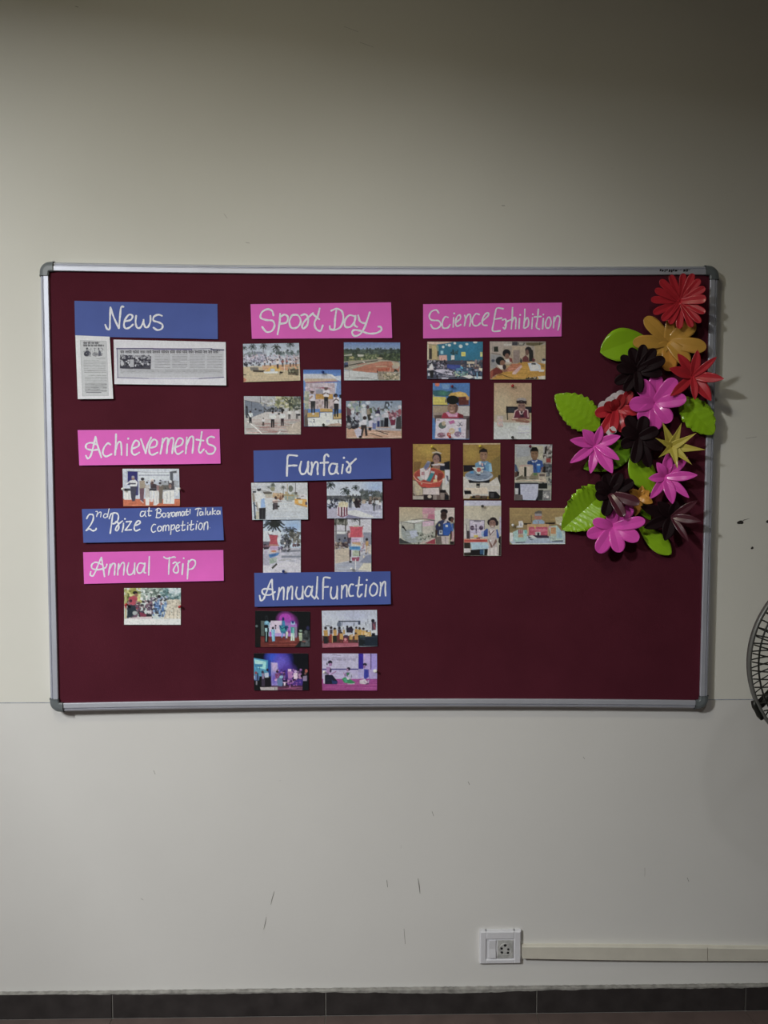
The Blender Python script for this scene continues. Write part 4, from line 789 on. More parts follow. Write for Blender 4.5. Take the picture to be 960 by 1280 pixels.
ph('dark photo of costumed performers under magenta stage light', GA, (314, 758), 12, [(60,65),(885,80),(880,610),(58,610)],
'''R 0 0 960 700 14181c; A 510 190 150 130 c038c8; A 600 260 120 160 9c2ca8; E 510 180 90 70 b430bc; P 54605c 145 215 200 215 200 440 150 440; P 94bcd4 200 260 290 240 290 450 260 450; P d4c4e8 295 215 460 215 450 410 290 400 270 330; A 560 340 140 180 8c58c0; P b898dc 290 400 560 400 560 460 290 460; P a86cc8 500 240 680 260 690 460 520 460
R 140 450 800 620 6c2c28; S 30 1 150 460 800 590 10 98403c 84342c a44c40 6c2424; P 14181c 60 430 130 430 140 620 60 620; P 1c2224 750 500 900 400 900 620 640 620; P 4c5458 780 380 880 370 890 600 740 600; B 20 11 780 370 880 560 24 343c40 545c60 24282c; E 850 325 24 30 2c2c54
L 6 343c44 215 200 215 150 235 140 250 200; E 232 250 36 36 5c9cc0; E 232 240 24 20 84c4dc; E 225 300 36 26 141820; R 195 320 265 390 1c2834; R 208 325 240 380 a0d4dc; R 200 385 260 540 14141c; L 12 8cc0c0 228 390 225 520
E 325 325 18 18 1c2430; P 5cb0dc 300 345 355 345 355 520 315 525; L 8 b8e4f0 322 350 325 500; E 367 290 14 14 2c2034; R 360 310 375 340 3c2c44
E 480 190 18 30 142c6c; P 2484b8 460 215 505 215 510 290 460 290; P 1c74a4 420 280 560 290 540 360 520 410 450 400 430 350; A 480 335 60 50 20b4a8; L 14 103c78 425 290 460 340 520 300 555 320; L 18 48a0e0 470 400 460 460; L 12 203c8c 515 390 515 490; E 520 330 16 24 103060
E 622 240 26 26 283890; L 14 90c4dc 600 235 605 265 645 265 650 235; P 2c9ca0 590 310 650 310 650 440 600 440; P c0dcd0 595 400 650 400 650 515 625 515 620 430 615 515 592 515; L 14 74ccc4 630 330 630 430; P ccd4c4 520 380 560 380 540 480 520 470; E 565 385 14 22 84107c; R 650 310 685 470 8c7c9c
E 742 365 22 14 8cac9c; P b0c4a4 710 395 765 395 760 515 725 515; L 6 54645c 715 430 760 430; E 742 480 20 30 a0b494; E 790 525 30 10 84544c; E 82 295 18 18 5c6c70; P 1c1818 60 320 130 340 140 560 60 560; P b84cc0 270 380 300 380 300 450 280 460''', seed=41, gain=1.35)
ph('photo of a row of dancers in yellow before a white backdrop', GA, (398, 758), 12, [(50,65),(878,52),(888,598),(62,620)],
'''G 40 b4bcd0 300 bcc4d8; A 560 140 300 140 b0b8d4; R 300 215 625 232 2c3850; R 300 215 330 290 303c54; R 595 215 630 275 384460; E 312 270 34 40 606c84; R 340 235 590 290 b4bcd4; L 10 3c485c 355 235 350 300; L 12 4c5470 535 250 530 300; L 10 343c4c 712 240 712 280; L 8 8c94a8 190 240 190 330; L 8 8c94a8 100 260 100 320; L 14 2c3038 120 292 165 292; L 8 7c8498 742 190 742 260; L 8 707890 775 260 775 320
R 60 540 620 640 a45468; S 16 1 60 550 600 610 8 b46478 984860 c07484; R 600 430 900 600 2c3844; R 60 440 600 550 5c3030; B 60 2 70 440 600 540 16 2c2c28 1f2824 7c2c2c 3c3c38 54241f
E 108 325 22 24 342c34; P b88c38 75 360 140 350 145 450 85 450; R 80 445 140 560 24282c; E 190 320 22 22 342830; P 4c3c50 170 345 215 345 210 410 170 410; P 8c2c28 165 415 210 415 215 540 165 540; L 10 c8a060 208 420 210 540; E 245 335 22 18 241c24; P bc8c38 220 350 275 350 275 440 225 440; R 222 440 275 530 242c24
E 315 325 22 20 24222c; P 443c50 290 345 345 345 345 410 295 400; P 742c30 290 400 330 400 330 510 290 500; P bc9040 320 410 375 400 370 500 320 490; P b49048 365 350 400 350 400 420 370 410; E 375 325 12 18 8c8c98; E 345 395 18 14 342830
P 342c40 415 320 490 310 530 340 510 400 420 390; E 432 305 16 18 1f1c24; E 490 320 20 22 241f2c; L 10 c0b8b8 440 410 480 395; P 443450 385 430 440 430 440 480 385 480; P 842038 375 470 440 470 445 550 370 550; E 405 495 20 20 c88c90; L 10 c0707c 380 530 440 530; P b48c40 465 430 520 410 510 500 465 500; E 505 440 20 14 c0a888
P b88c34 545 340 590 340 590 430 545 430; E 567 320 16 18 34302f; P bc9438 590 345 650 345 650 430 595 430; E 618 330 18 20 443c3c; P c0943c 650 360 700 360 720 440 660 440; E 675 335 20 18 241f24; P c4a048 690 385 790 385 795 450 700 450; B 24 3 690 370 790 440 12 c8a454 dcc49c a88438; P b48438 540 410 595 410 595 500 545 500; E 560 405 18 14 241f24; E 728 370 16 14 343440
P 242c34 420 330 450 330 450 380 420 380; P 1c2428 600 435 700 430 700 590 605 590; S 10 4 610 450 890 580 8 3c4c60 1c2430 44546c 2c3c4c; P 5c4458 800 230 865 230 860 350 800 360; E 818 215 26 26 1c1c2c; L 14 a84858 830 270 850 340; E 840 385 32 26 c8ccd4; R 800 400 850 450 181c24; P 1f2a38 700 460 885 460 885 590 700 590; R 620 440 700 470 384c50''', seed=42)
ph('dark photo of a crowded stage scene in blue and violet light', GA, (312, 812), 12, [(62,55),(880,60),(885,610),(68,612)],
'''R 0 0 960 700 10141c; A 430 160 240 260 3c34c8; A 340 120 130 130 2c54d8; A 480 220 160 200 6c5cd8; A 560 330 180 160 5434a8; P 3c9cc8 60 125 275 160 275 400 60 370; P 94dce8 70 145 250 180 240 300 90 260; P a8e0e0 80 170 200 180 190 215 80 210; P 2c84b4 75 215 200 220 190 260 80 260; L 8 205474 150 260 150 340; L 8 205474 108 260 108 340; R 62 300 270 400 3c94bc; R 275 160 320 400 1c48a4; P 9c94d8 318 190 420 195 430 300 420 540 330 540; P c0a8dc 330 200 415 205 400 330 350 330; A 370 440 70 140 6c54c8
R 60 420 320 620 14181c; R 320 540 800 620 542c4c; S 26 1 330 560 790 600 8 8c4468 6c3450 a45484 4c2840; P b0a8ac 155 565 420 560 420 610 170 610; L 5 34343c 380 565 380 605
E 95 350 20 22 8c4458; P 5474b0 62 380 150 390 140 460 70 460; R 110 350 130 460 242c3c; E 195 340 20 26 3c344c; P 8c7ca4 180 355 225 360 215 450 190 450; P 3c3448 180 440 230 440 230 550 180 550; E 268 305 18 22 2c2438; P b8c4dc 225 350 285 345 285 415 230 420; P 181820 230 420 310 420 300 560 240 560; R 95 470 115 530 7c7c8c; R 62 390 80 440 a8c4e0
P 7c3c70 380 360 470 350 450 440 390 430; B 70 2 380 300 780 500 14 8c4c94 c488c8 5c3090 e0b0e0 3c2060 a060b0; E 415 330 20 20 3c2038; P 5c7cac 410 440 480 400 500 500 490 550 420 545; E 475 410 28 22 88b8d8; E 520 370 20 22 4c2c54; P e0b8e8 575 290 625 290 625 330 575 330; P b070b8 570 330 640 330 630 440 580 440; P e4c4ec 660 350 720 350 715 440 665 440; E 690 330 22 20 c8a8dc; L 8 e08cd0 600 440 605 570; L 8 e090cc 700 440 700 530; P e8d0ec 515 490 540 490 535 540 515 540; L 8 c890d0 500 490 580 490
P 4c2c8c 720 440 800 440 790 540 620 520; A 760 480 60 60 3c2c8c; E 750 340 22 26 5c3c6c; P b080b0 740 360 760 360 770 440 735 440; B 26 3 560 440 760 540 12 6434a4 a058b0 4c2880; E 850 320 20 26 b4584c; P 8c7ca0 800 400 860 390 860 470 800 470; P 14181f 800 480 900 470 900 620 790 620; E 835 360 16 18 7c5454''', seed=43, gain=1.35)
ph('photo of three children kneeling on a violet lit stage', GA, (398, 812), 12, [(55,58),(880,60),(880,615),(58,615)],
'''R 0 0 960 700 b4a4d0; R 60 60 600 290 b8b4d4; L 6 8c84a8 70 120 590 110; D 70 130 560 165 6 9088b0 3; W 240 200 440 240 26 6 9890b4 4; L 6 6c6490 210 75 330 90; R 60 285 620 305 3c3084; R 600 55 675 295 34249c; R 675 55 890 440 b09cd8; R 780 55 795 300 4c3488; P 9c8ce0 795 60 890 60 890 320 795 320; L 6 c8a0c8 690 60 690 200
G 440 a03c94 620 983478; P b4acd4 60 305 600 305 600 440 60 440; S 30 5 60 310 600 430 8 a8a0cc bcb4d8 9c94c4; S 30 6 60 460 880 600 8 a84498 b44c94 903084 b85ca4; P a49cd0 600 290 680 290 680 400 600 440; P a898d0 780 300 880 300 880 440 780 440; E 850 320 30 26 e0e0f0
E 175 190 34 28 1c1c30; E 130 215 10 18 241f38; E 180 225 24 24 9c6ca4; P a47cb4 120 260 180 260 195 340 150 380 120 330; P 2c2844 180 270 200 300 190 350 165 330; L 18 9c6ca4 190 370 260 330; P 1c2034 100 380 210 380 290 480 280 520 100 520 85 440; P 24386c 200 460 290 480 270 515 210 515; S 8 7 100 400 200 500 6 2c3c3c 28244c; E 85 340 18 26 d0c8e0; R 75 380 95 510 c0b8d8
E 452 290 28 26 241c34; E 435 305 16 20 a070a0; P 8c70a8 400 350 450 330 430 400 390 400; L 14 a070a8 380 350 400 400; P 2c7858 420 350 470 340 450 400 430 400; P 208454 350 440 400 410 470 440 560 495 500 512 390 500; L 8 b0c4c8 440 515 540 512; P b4b4d0 440 390 500 350 510 390 470 440; L 8 4c3c64 500 380 490 430; P 30a074 380 450 420 420 440 490 400 490; P c8c0dc 420 420 460 410 460 450 430 450
E 697 225 30 24 1c1f38; E 690 255 18 24 9468a4; P 3c44ac 685 290 760 300 755 410 700 450 680 420; P 3438a0 700 300 740 300 740 420 700 420; L 8 7c5ca8 750 300 770 480; P c4b8c8 620 460 700 440 740 490 700 520 620 510; L 5 6c6c84 680 470 700 500; P c0a4d0 740 460 760 460 755 500 740 500; P 3c4458 720 510 760 500 750 520 700 525''', seed=44)
SG = dict(gain=2.05)
ph('photo of a classroom with a teal wall and tables of exhibits', GC, (529, 423), 12, [(62,48),(895,48),(888,610),(60,610)],
'''R 0 0 960 700 14607c; A 700 150 260 180 10688c; P 8c7c5c 60 80 210 90 240 330 60 330; P b49c8c 60 48 460 48 340 75 200 90 60 78; P a09060 130 110 200 110 200 310 140 310; P 2c2420 88 150 130 150 130 310 88 310; P 24302c 212 190 235 190 235 270 212 270; P 6c8070 190 100 230 110 230 190 210 190; R 60 90 80 330 b0a890
E 300 128 20 20 a8c4d8; E 392 102 24 20 b4ccdc; E 475 72 20 18 b8ccdc; E 345 95 14 12 88b4c8; E 562 118 28 26 a8c8d8; E 655 85 22 16 a8c4d8; E 780 55 32 18 b0c8d4; R 262 185 300 235 7cacc8; P b08880 240 255 355 250 360 350 240 360; L 8 6c3c3c 270 290 270 345; S 8 1 250 260 350 340 6 c49c94 b48480
B 20 2 420 170 520 240 14 1c3c44 2c4c50 14343c; P b8ccdc 420 255 470 255 468 325 420 325; R 425 320 470 345 1c4048; R 572 203 635 268 b4b44c; R 590 220 620 255 a89c38; R 855 205 890 275 a8ac68; R 360 340 560 400 24404c; P b4c4d0 520 330 560 400 480 400
R 60 330 900 620 34384c; B 90 3 60 330 350 440 16 24242f 3c3440 6c6474 8c8c9c 1c1c24; P 2c3c84 360 390 560 400 600 440 480 480 360 440; P 34448c 380 410 500 420 480 450 400 450; B 60 4 560 330 890 460 16 343440 54444c 5c6c78 8c7c70 24303c; P a89c88 655 345 770 350 770 380 660 380; L 12 b8bcc8 690 390 700 430; P 7c6c74 780 320 800 320 800 400 780 400; P 543c3c 760 430 860 440 850 480 760 470
P 2c4460 480 480 600 440 760 450 880 520 880 560 700 540; P 3c94b8 560 410 600 440 580 500 560 470; P 3c6c94 490 450 580 440 580 520 500 520; P a8a4b8 150 470 300 460 470 500 460 560 340 540 200 500; B 70 5 70 460 880 600 16 20202c 34344c 5c5c74 181820 8c8ca0; B 30 6 470 490 680 570 14 5c8484 7c9c8c a0a890 34646c; P c0c0cc 600 570 700 545 760 580 690 605; P b0b0bc 80 440 130 370 150 420 140 460; P a8a8b8 70 520 110 530 100 560 70 560; P 9c9cb0 280 590 380 590 370 612 280 612; P a8b0c4 760 570 880 570 880 610 780 610; P b8b0a0 840 440 890 450 880 490 830 480
P b4b0b8 60 450 150 440 160 470 60 480; P 141418 90 480 160 480 150 590 110 600; S 16 7 200 500 480 600 8 a0a0b4 2c2c38 6c6c80; R 800 510 820 600 5c84a0''', seed=51, gain=2.05)
ph('photo of three children at a table with a mustard cloth', GC, (608, 423), 12, [(50,45),(890,48),(885,615),(55,615)],
'''R 0 0 960 700 8c7c70; G 40 8c8480 300 90806c; P a09c98 190 80 380 80 380 110 200 110; P 7c7c80 60 230 240 260 260 400 60 460; P 948880 60 60 260 60 240 250 60 220; L 8 3c3c44 80 220 210 245; P 9c8c78 380 110 600 120 560 330 400 360; P 7c6c68 400 180 500 170 500 370 400 370; R 385 50 470 105 34343c; P 4c4c48 470 60 590 60 560 105 480 105; P 8c8c84 490 65 560 70 540 95 490 95; P 544c34 590 60 890 60 760 120 600 100; L 14 3c3824 750 140 800 100 800 60; P 948468 720 110 890 90 890 330 740 330; P a8a4a0 820 330 890 330 885 380 830 380
P 20241c 110 125 175 120 180 200 110 200; L 12 6c6864 95 120 90 190; E 100 335 26 22 3c4454; E 862 320 26 20 2c3040
P a07414 90 600 200 520 500 360 620 350 880 380 885 610 90 615; S 50 1 120 400 870 600 9 b0841c 94680f a47818 bc9028; P a06040 270 490 380 380 530 380 480 480 300 500; S 14 2 290 400 500 490 8 b47050 945440 b88070; P b09090 400 500 520 400 540 420 440 540; P b89c98 390 510 450 500 440 540 390 540
E 302 222 60 60 14141a; E 310 265 34 40 6c4c40; P b0acac 270 320 340 310 370 350 300 380; P 6c2c2c 340 290 385 300 395 370 350 350; E 265 345 26 24 50383a; P a4988c 290 360 380 350 360 380 300 390
E 205 335 66 62 101418; E 240 370 36 44 74503f; P b8aca8 160 405 240 400 255 450 220 470; P 64241f 60 490 150 430 240 480 250 510 160 540 70 590; S 12 3 70 470 230 580 9 742c24 54201c; P 7c5040 240 480 300 460 320 490 260 510; P 84402c 55 500 100 480 90 600 55 610; E 270 430 26 40 302428
E 630 175 50 50 1c1a20; E 610 210 26 44 60443c; P 1f2020 640 150 700 180 710 340 640 350; P 5c2c30 540 290 590 250 630 290 640 355 540 350; P 541f28 690 290 735 320 720 350 690 350; L 12 24222c 515 300 525 360; E 520 340 16 30 2c2c34; E 570 300 18 20 5c2c30
P a8acb8 620 370 740 360 810 400 820 460 780 490 660 490; P b8bcc4 670 400 770 390 790 460 680 470; P 24282c 680 370 740 370 740 395 670 390; P b8bcc4 780 470 870 470 860 500 790 500; L 10 3c341c 200 530 330 580 400 600; L 8 9c8c74 770 360 880 380; P 241c1c 580 600 760 575 760 610 600 612; B 16 4 600 580 740 610 10 141418 5c4c44 a09484; P b0a8a0 770 570 880 560 885 612 790 612; P 84601c 820 390 870 400 870 440 830 430''', seed=52, gain=2.05)
ph('tall photo of a child in maroon holding up a drawing before a mural', GC, (536, 475), 16, [(80,65),(820,62),(810,1190),(70,1185)],
'''R 0 0 960 1300 8c7c74; G 60 3c6ca8 320 3c68a0; P 5c84b0 250 80 420 90 400 180 280 180; E 170 85 46 44 b85c40; P 24505c 80 210 260 200 350 230 480 210 460 330 80 320; A 290 260 130 70 34705c; P b0a43c 80 330 330 340 380 500 80 500; S 16 1 90 345 340 490 14 c0b44c a09430 b8ac44; P 8c8c5c 80 290 110 310 100 340 80 340
P b08c34 390 320 440 260 620 230 740 260 790 330 600 340; P c49c44 540 260 700 250 760 320 580 330; P 54241f 590 340 800 330 800 500 600 500; S 10 2 600 350 790 490 14 6c3028 44181c 643c34; P a87c44 740 330 810 330 810 400 760 400; L 14 1c1418 80 500 380 505; L 14 241c20 600 505 820 520; R 80 515 380 720 8c7c68; R 560 520 820 730 a09c9c; P 84746c 80 650 320 640 300 760 80 760
P 4c3c38 110 705 260 700 250 780 130 850; P 54484c 680 720 820 720 810 1180 740 1180; P 382c30 750 760 820 740 810 1000 760 1000
P 8c1c38 255 740 290 660 400 640 560 650 690 700 690 765 255 765; P 64141f 590 660 690 700 690 765 600 765; P b07898 330 640 580 650 570 740 400 740; P bc8cac 380 680 560 700 540 730 400 730
E 480 560 108 120 7c5c4c; P 543c38 540 480 590 500 560 640 520 650; E 478 400 124 90 101412; P 101412 360 400 600 400 590 500 560 430 400 440 370 480; E 430 520 20 10 2c1c1c; E 515 520 20 10 2c1c1c; E 455 560 18 26 947460; P a88880 420 610 500 615 480 640 430 635; E 340 420 20 40 6c6048
P b4acbc 145 770 750 785 735 1180 125 1165; L 10 5c4c50 150 765 750 780; E 270 910 76 66 4c5854; E 300 870 40 46 a09078; P a04c88 390 830 500 800 520 850 430 890; S 12 3 380 820 520 880 8 c07cac 903c74; L 10 34344c 560 910 680 900; L 10 34344c 600 850 660 920; L 10 34344c 650 840 600 930; P 6c88b4 590 960 640 950 650 1090 610 1090; E 460 1020 60 60 b09c7c; E 400 1090 40 46 a04428; E 250 1100 80 50 6c4c5c; S 14 4 180 1060 340 1140 10 8c5470 3c4c44 b0809c; E 580 1080 70 50 74607c; S 14 5 510 1050 700 1140 9 a06c94 4c5c6c 8c8ca4; B 30 6 150 800 730 1150 12 c0b8c8 a8a0b0; R 160 790 220 810 7c7074; L 12 a06c64 140 1160 380 1170''', seed=53, gain=1.95)
ph('tall photo of a child at a white table in a bare cream room', GC, (612, 475), 16, [(90,62),(838,62),(832,1185),(82,1185)],
'''G 60 a08468 800 a09070; A 250 500 260 400 a8987c; P 9c907c 90 700 340 690 340 830 90 830; R 330 530 840 660 1c1c24; P 2c3038 370 560 500 560 500 640 370 640; L 22 1a1618 345 530 362 820; P a08c74 370 670 480 670 480 800 370 800; G 830 a8aca8 1190 b0b4b8; P a09080 90 800 460 800 820 830 820 860 90 840
P a89c98 150 720 270 720 265 930 150 940; B 20 1 160 740 260 920 16 b4a0a0 a094a8 b49488; L 12 7c7470 190 940 265 935; S 16 2 90 980 800 1170 12 a8b4b0 b8bcc4 acb0b4; P b4b8c4 550 920 800 910 800 1070 540 1060; W 580 940 790 1060 36 8 8c84a0 3; L 8 7c7c84 540 1060 780 1080; L 8 9c9ca0 380 950 470 960
P 5c2034 480 760 500 640 560 580 740 580 790 640 800 780 560 790; L 18 b49c9c 480 740 510 620 570 585; L 18 b49c9c 770 740 760 600 700 580; P b8a4a8 590 620 640 600 680 620 640 700 610 690; P 2c1c28 620 620 660 620 690 740 610 740; L 10 b8a4a4 590 620 640 690 690 620
E 640 540 76 90 7c5c54; P 2a1c20 535 470 545 410 640 370 735 410 740 500 700 470 560 470; E 640 395 96 40 8c8484; L 26 241a20 545 430 640 415 735 440; E 600 515 16 9 1c1418; E 672 515 16 9 1c1418; L 9 b48c84 610 580 650 582
L 40 8c6050 460 790 720 780; L 44 7c5444 540 810 760 840; L 20 b49c94 460 775 560 770; E 740 830 60 26 7c5044; P b0a4a4 600 865 780 865 780 890 600 890''', seed=54, gain=1.95)
ph('tall photo of a girl behind a red basin holding a model house', GC, (511, 551), 16, [(82,65),(830,68),(820,1180),(78,1175)],
'''G 60 947428 600 806424; A 400 200 260 160 a0842c; S 20 1 90 90 820 500 20 98782c 8c6c24 a07c30; P 6c5024 90 420 260 420 200 620 100 620; R 78 780 840 1200 5c4c48
P 14161f 700 430 820 400 820 600 700 600; P 241f24 440 420 520 410 460 560 430 540; E 560 340 90 100 2c2428; L 26 a8a094 480 240 560 225 640 250; L 18 2c2820 500 155 560 200; E 550 370 64 90 84645c; E 525 370 12 8 241c1c; E 590 365 12 8 241c1c; L 8 b49488 530 430 560 432; P 241f2c 630 260 650 420 620 430 620 300
P b0a8ac 450 480 520 460 600 450 720 460 710 500 640 500 620 480 560 510 480 500; P 202434 620 490 720 500 730 600 620 590; P 7c5c54 500 500 630 490 620 560 480 540
E 405 700 312 160 b85c3c; E 405 695 296 146 94342a; P 742820 600 640 690 660 660 780 560 780; P 98a09c 160 720 240 710 300 780 230 800; L 12 c49080 95 700 160 790 300 840 440 850 600 830 700 750
P a8342c 110 750 200 830 410 860 620 820 690 760 620 910 400 940 240 920; S 14 2 200 860 620 920 10 b84030 942c24
P 8c8c9c 290 540 380 400 440 420 400 520 350 590; P 5c6488 300 520 370 430 430 430 400 520 340 580; P b8b0b4 225 560 290 540 345 600 440 520 430 600 380 760 340 790 230 740; R 250 620 315 690 9c6c74; L 6 8c7c84 300 600 310 780; P 1c707c 440 640 520 640 430 820 350 800; P a0a8ac 440 600 520 620 510 650 440 640; P c0a070 490 780 560 760 570 820 490 830; P b8b4b0 530 680 570 700 560 770 520 760
P a89c80 80 800 140 800 190 870 280 960 270 1080 160 1090 110 980; P 8c8474 80 830 120 900 130 1040 90 1000; B 16 3 100 850 270 1080 18 b0a48c 948870 a09484; P b8acac 290 950 600 940 610 1080 280 1070; W 400 975 540 1060 24 6 8c8090 4; P b0aca8 680 760 800 700 810 1100 740 1000 660 970; P b4b4bc 720 580 820 580 820 760 740 900 720 700; P 5c5c6c 740 690 790 700 800 820 770 800; P 181418 620 980 740 980 740 1040 620 1040; P 241c1f 300 1080 480 1080 480 1180 300 1180; E 415 1115 40 34 a89c90; R 490 1080 560 1180 7c706c; P 746864 630 1040 710 1040 700 1180 640 1180; P 9c948c 80 1100 290 1110 290 1170 80 1170; P 14141c 720 1050 800 1100 800 1180 720 1180''', seed=55, gain=1.8)
ph('tall photo of a boy in blue behind a round grey table top model', GC, (574, 550), 16, [(80,65),(822,62),(822,1185),(82,1185)],
'''G 60 8c702c 900 7c6024; A 250 280 200 200 987c2c; S 24 1 90 90 820 700 24 94762c 886a26 7c602a; L 20 b09c84 80 78 820 75; P 1c1820 80 500 320 500 300 620 90 640; P 74602c 640 420 820 300 820 860 680 720; P 241c1c 780 700 820 700 820 900 780 880
P 5484a8 320 470 420 420 560 420 640 470 660 630 330 640; P 7ca8c4 590 480 640 480 660 640 600 640; P b4b4bc 390 420 440 430 430 500 400 490; P a8a8b0 560 430 520 500 500 480; P 3c5c8c 430 490 500 480 540 600 450 600; P b08c88 440 460 480 460 480 520 450 520
E 490 310 76 100 80604c; P 201a1c 400 280 400 210 480 160 560 190 570 290 550 240 430 240; E 460 290 14 8 1c1414; E 525 290 14 8 1c1414; E 490 330 14 16 98745c; L 9 a8806c 470 365 510 365; R 450 385 520 430 785848
P b4b0ac 80 730 130 740 300 860 600 850 760 740 820 900 820 1120 80 1120; P 14161c 180 800 620 790 600 860 540 860 420 850 410 960 340 950 340 860 200 860; S 16 2 100 860 800 1080 16 bcb8b0 a8a094 b0a898; P c4b4a4 100 960 560 950 580 1080 240 1070
E 395 715 278 110 8c98ac; E 390 705 262 98 6c7c94; S 26 3 160 640 620 780 10 7c8ca4 5c6c88 8898ac; L 12 a8b0bc 130 730 250 790 400 812 560 790 660 710; P 3c84b8 210 630 280 620 290 670 230 670; P 343c50 320 690 420 680 430 700 380 720
P b4bcb8 260 550 500 540 490 570 440 590 420 680 380 680 310 600; E 390 595 48 44 a85048; P bcb8b0 440 600 480 600 470 650 440 650; R 310 570 350 620 a4b8b0
P 14141a 95 1010 230 1010 250 1080 110 1090; P 141418 590 1030 740 1030 820 1120 810 1180 590 1180; P 3c3c40 620 1060 700 1060 690 1150 630 1150; P 1f1a1c 220 1170 280 1110 560 1120 560 1180; E 370 1130 60 30 6c5444; E 500 1140 50 24 54443c; P b0a8a0 80 1090 240 1100 200 1170 90 1170; P a8a4a8 750 1020 820 1000 820 1080 780 1060''', seed=56, gain=1.8)
ph('tall photo of a boy in blue behind a cardboard building model', GC, (638, 551), 16, [(92,70),(835,75),(815,1190),(80,1190)],
'''R 0 0 960 1300 8c8c94; G 60 9c9ca4 500 98988c; P 90949c 120 130 380 130 380 300 120 330; P a8a490 400 100 660 100 660 360 540 380; L 8 7c7c80 90 120 400 125; B 40 1 660 80 830 340 22 5c5450 9c948c b0a8a8 2c2824 847c78; P 241c1c 690 130 740 90 720 260 680 270; R 715 350 810 435 84302c; R 660 440 830 640 54545c; L 10 a89c9c 700 455 830 455; B 50 2 640 470 820 900 22 343c40 505458 282c30 6c7074
P 3c5070 85 460 120 480 160 600 90 620; P 241c20 120 600 180 620 170 700 90 720; P 4c342c 85 620 140 630 130 720 85 730
P 2c4c8c 335 430 420 380 540 370 640 400 660 520 620 560 600 640 460 640 450 480 340 470; P 2468b0 530 500 600 490 590 630 540 630; P 24406c 350 400 430 400 440 480 340 460; P b0b4bc 420 390 480 420 530 380 540 400 500 430 440 430; L 14 1f2c54 480 430 500 560; R 530 465 595 495 9cb4cc; P 6c4c40 620 530 660 520 640 630 620 640; P 241c1c 660 520 700 500 700 640 650 620
E 482 270 74 110 785a40; P 181614 400 260 395 190 440 130 520 125 560 180 560 270 540 210 420 210; E 450 255 14 8 1c1410; E 515 255 14 8 1c1410; E 482 290 14 18 8c6c50; R 440 350 530 385 6c5038
P b0a494 170 500 240 490 270 520 450 490 450 720 330 760 320 520 275 530 275 740 180 700; R 275 525 320 760 1a1c14; R 325 520 365 760 b4a89c; S 20 3 370 520 450 700 6 8c8074 c0b4a8; S 16 4 180 520 265 700 6 9c9084 b8aca0; P a88c84 160 500 240 480 440 480 440 500 180 520; P 54503c 110 760 240 680 280 760 120 790
P 7c7458 380 740 440 640 560 650 560 770 380 770; P 4c7044 460 640 530 640 530 690 460 690; P a89c8c 560 650 710 640 720 830 570 820; R 580 660 690 710 5c504c; R 590 770 640 830 7c605c; S 16 5 100 720 560 770 12 5c5048 847c6c 40382f; L 22 b0a08c 90 800 560 790 720 830; S 12 6 100 780 720 820 7 c8b8a4 8c7c6c
R 85 840 560 1200 1c1f2c; R 560 850 740 960 1c201f; P a8acc4 195 865 560 865 545 1100 500 1190 250 1180 240 1090 205 1080; W 290 900 470 1150 40 7 8c90a8 7; P b0b0b4 90 950 160 950 155 1070 95 1070; P 5c5454 85 1070 240 1080 240 1190 85 1190; L 14 9ca09c 560 968 740 968; P 282a2c 560 980 660 980 640 1190 550 1190; P 6c6c70 650 1000 800 980 800 1190 640 1190; E 705 1095 50 36 a8a8a8; E 740 1120 30 30 b8b4b4; B 16 8 650 1000 810 1180 16 54545c 7c7c80 8c8c8c''', seed=57, gain=1.8)
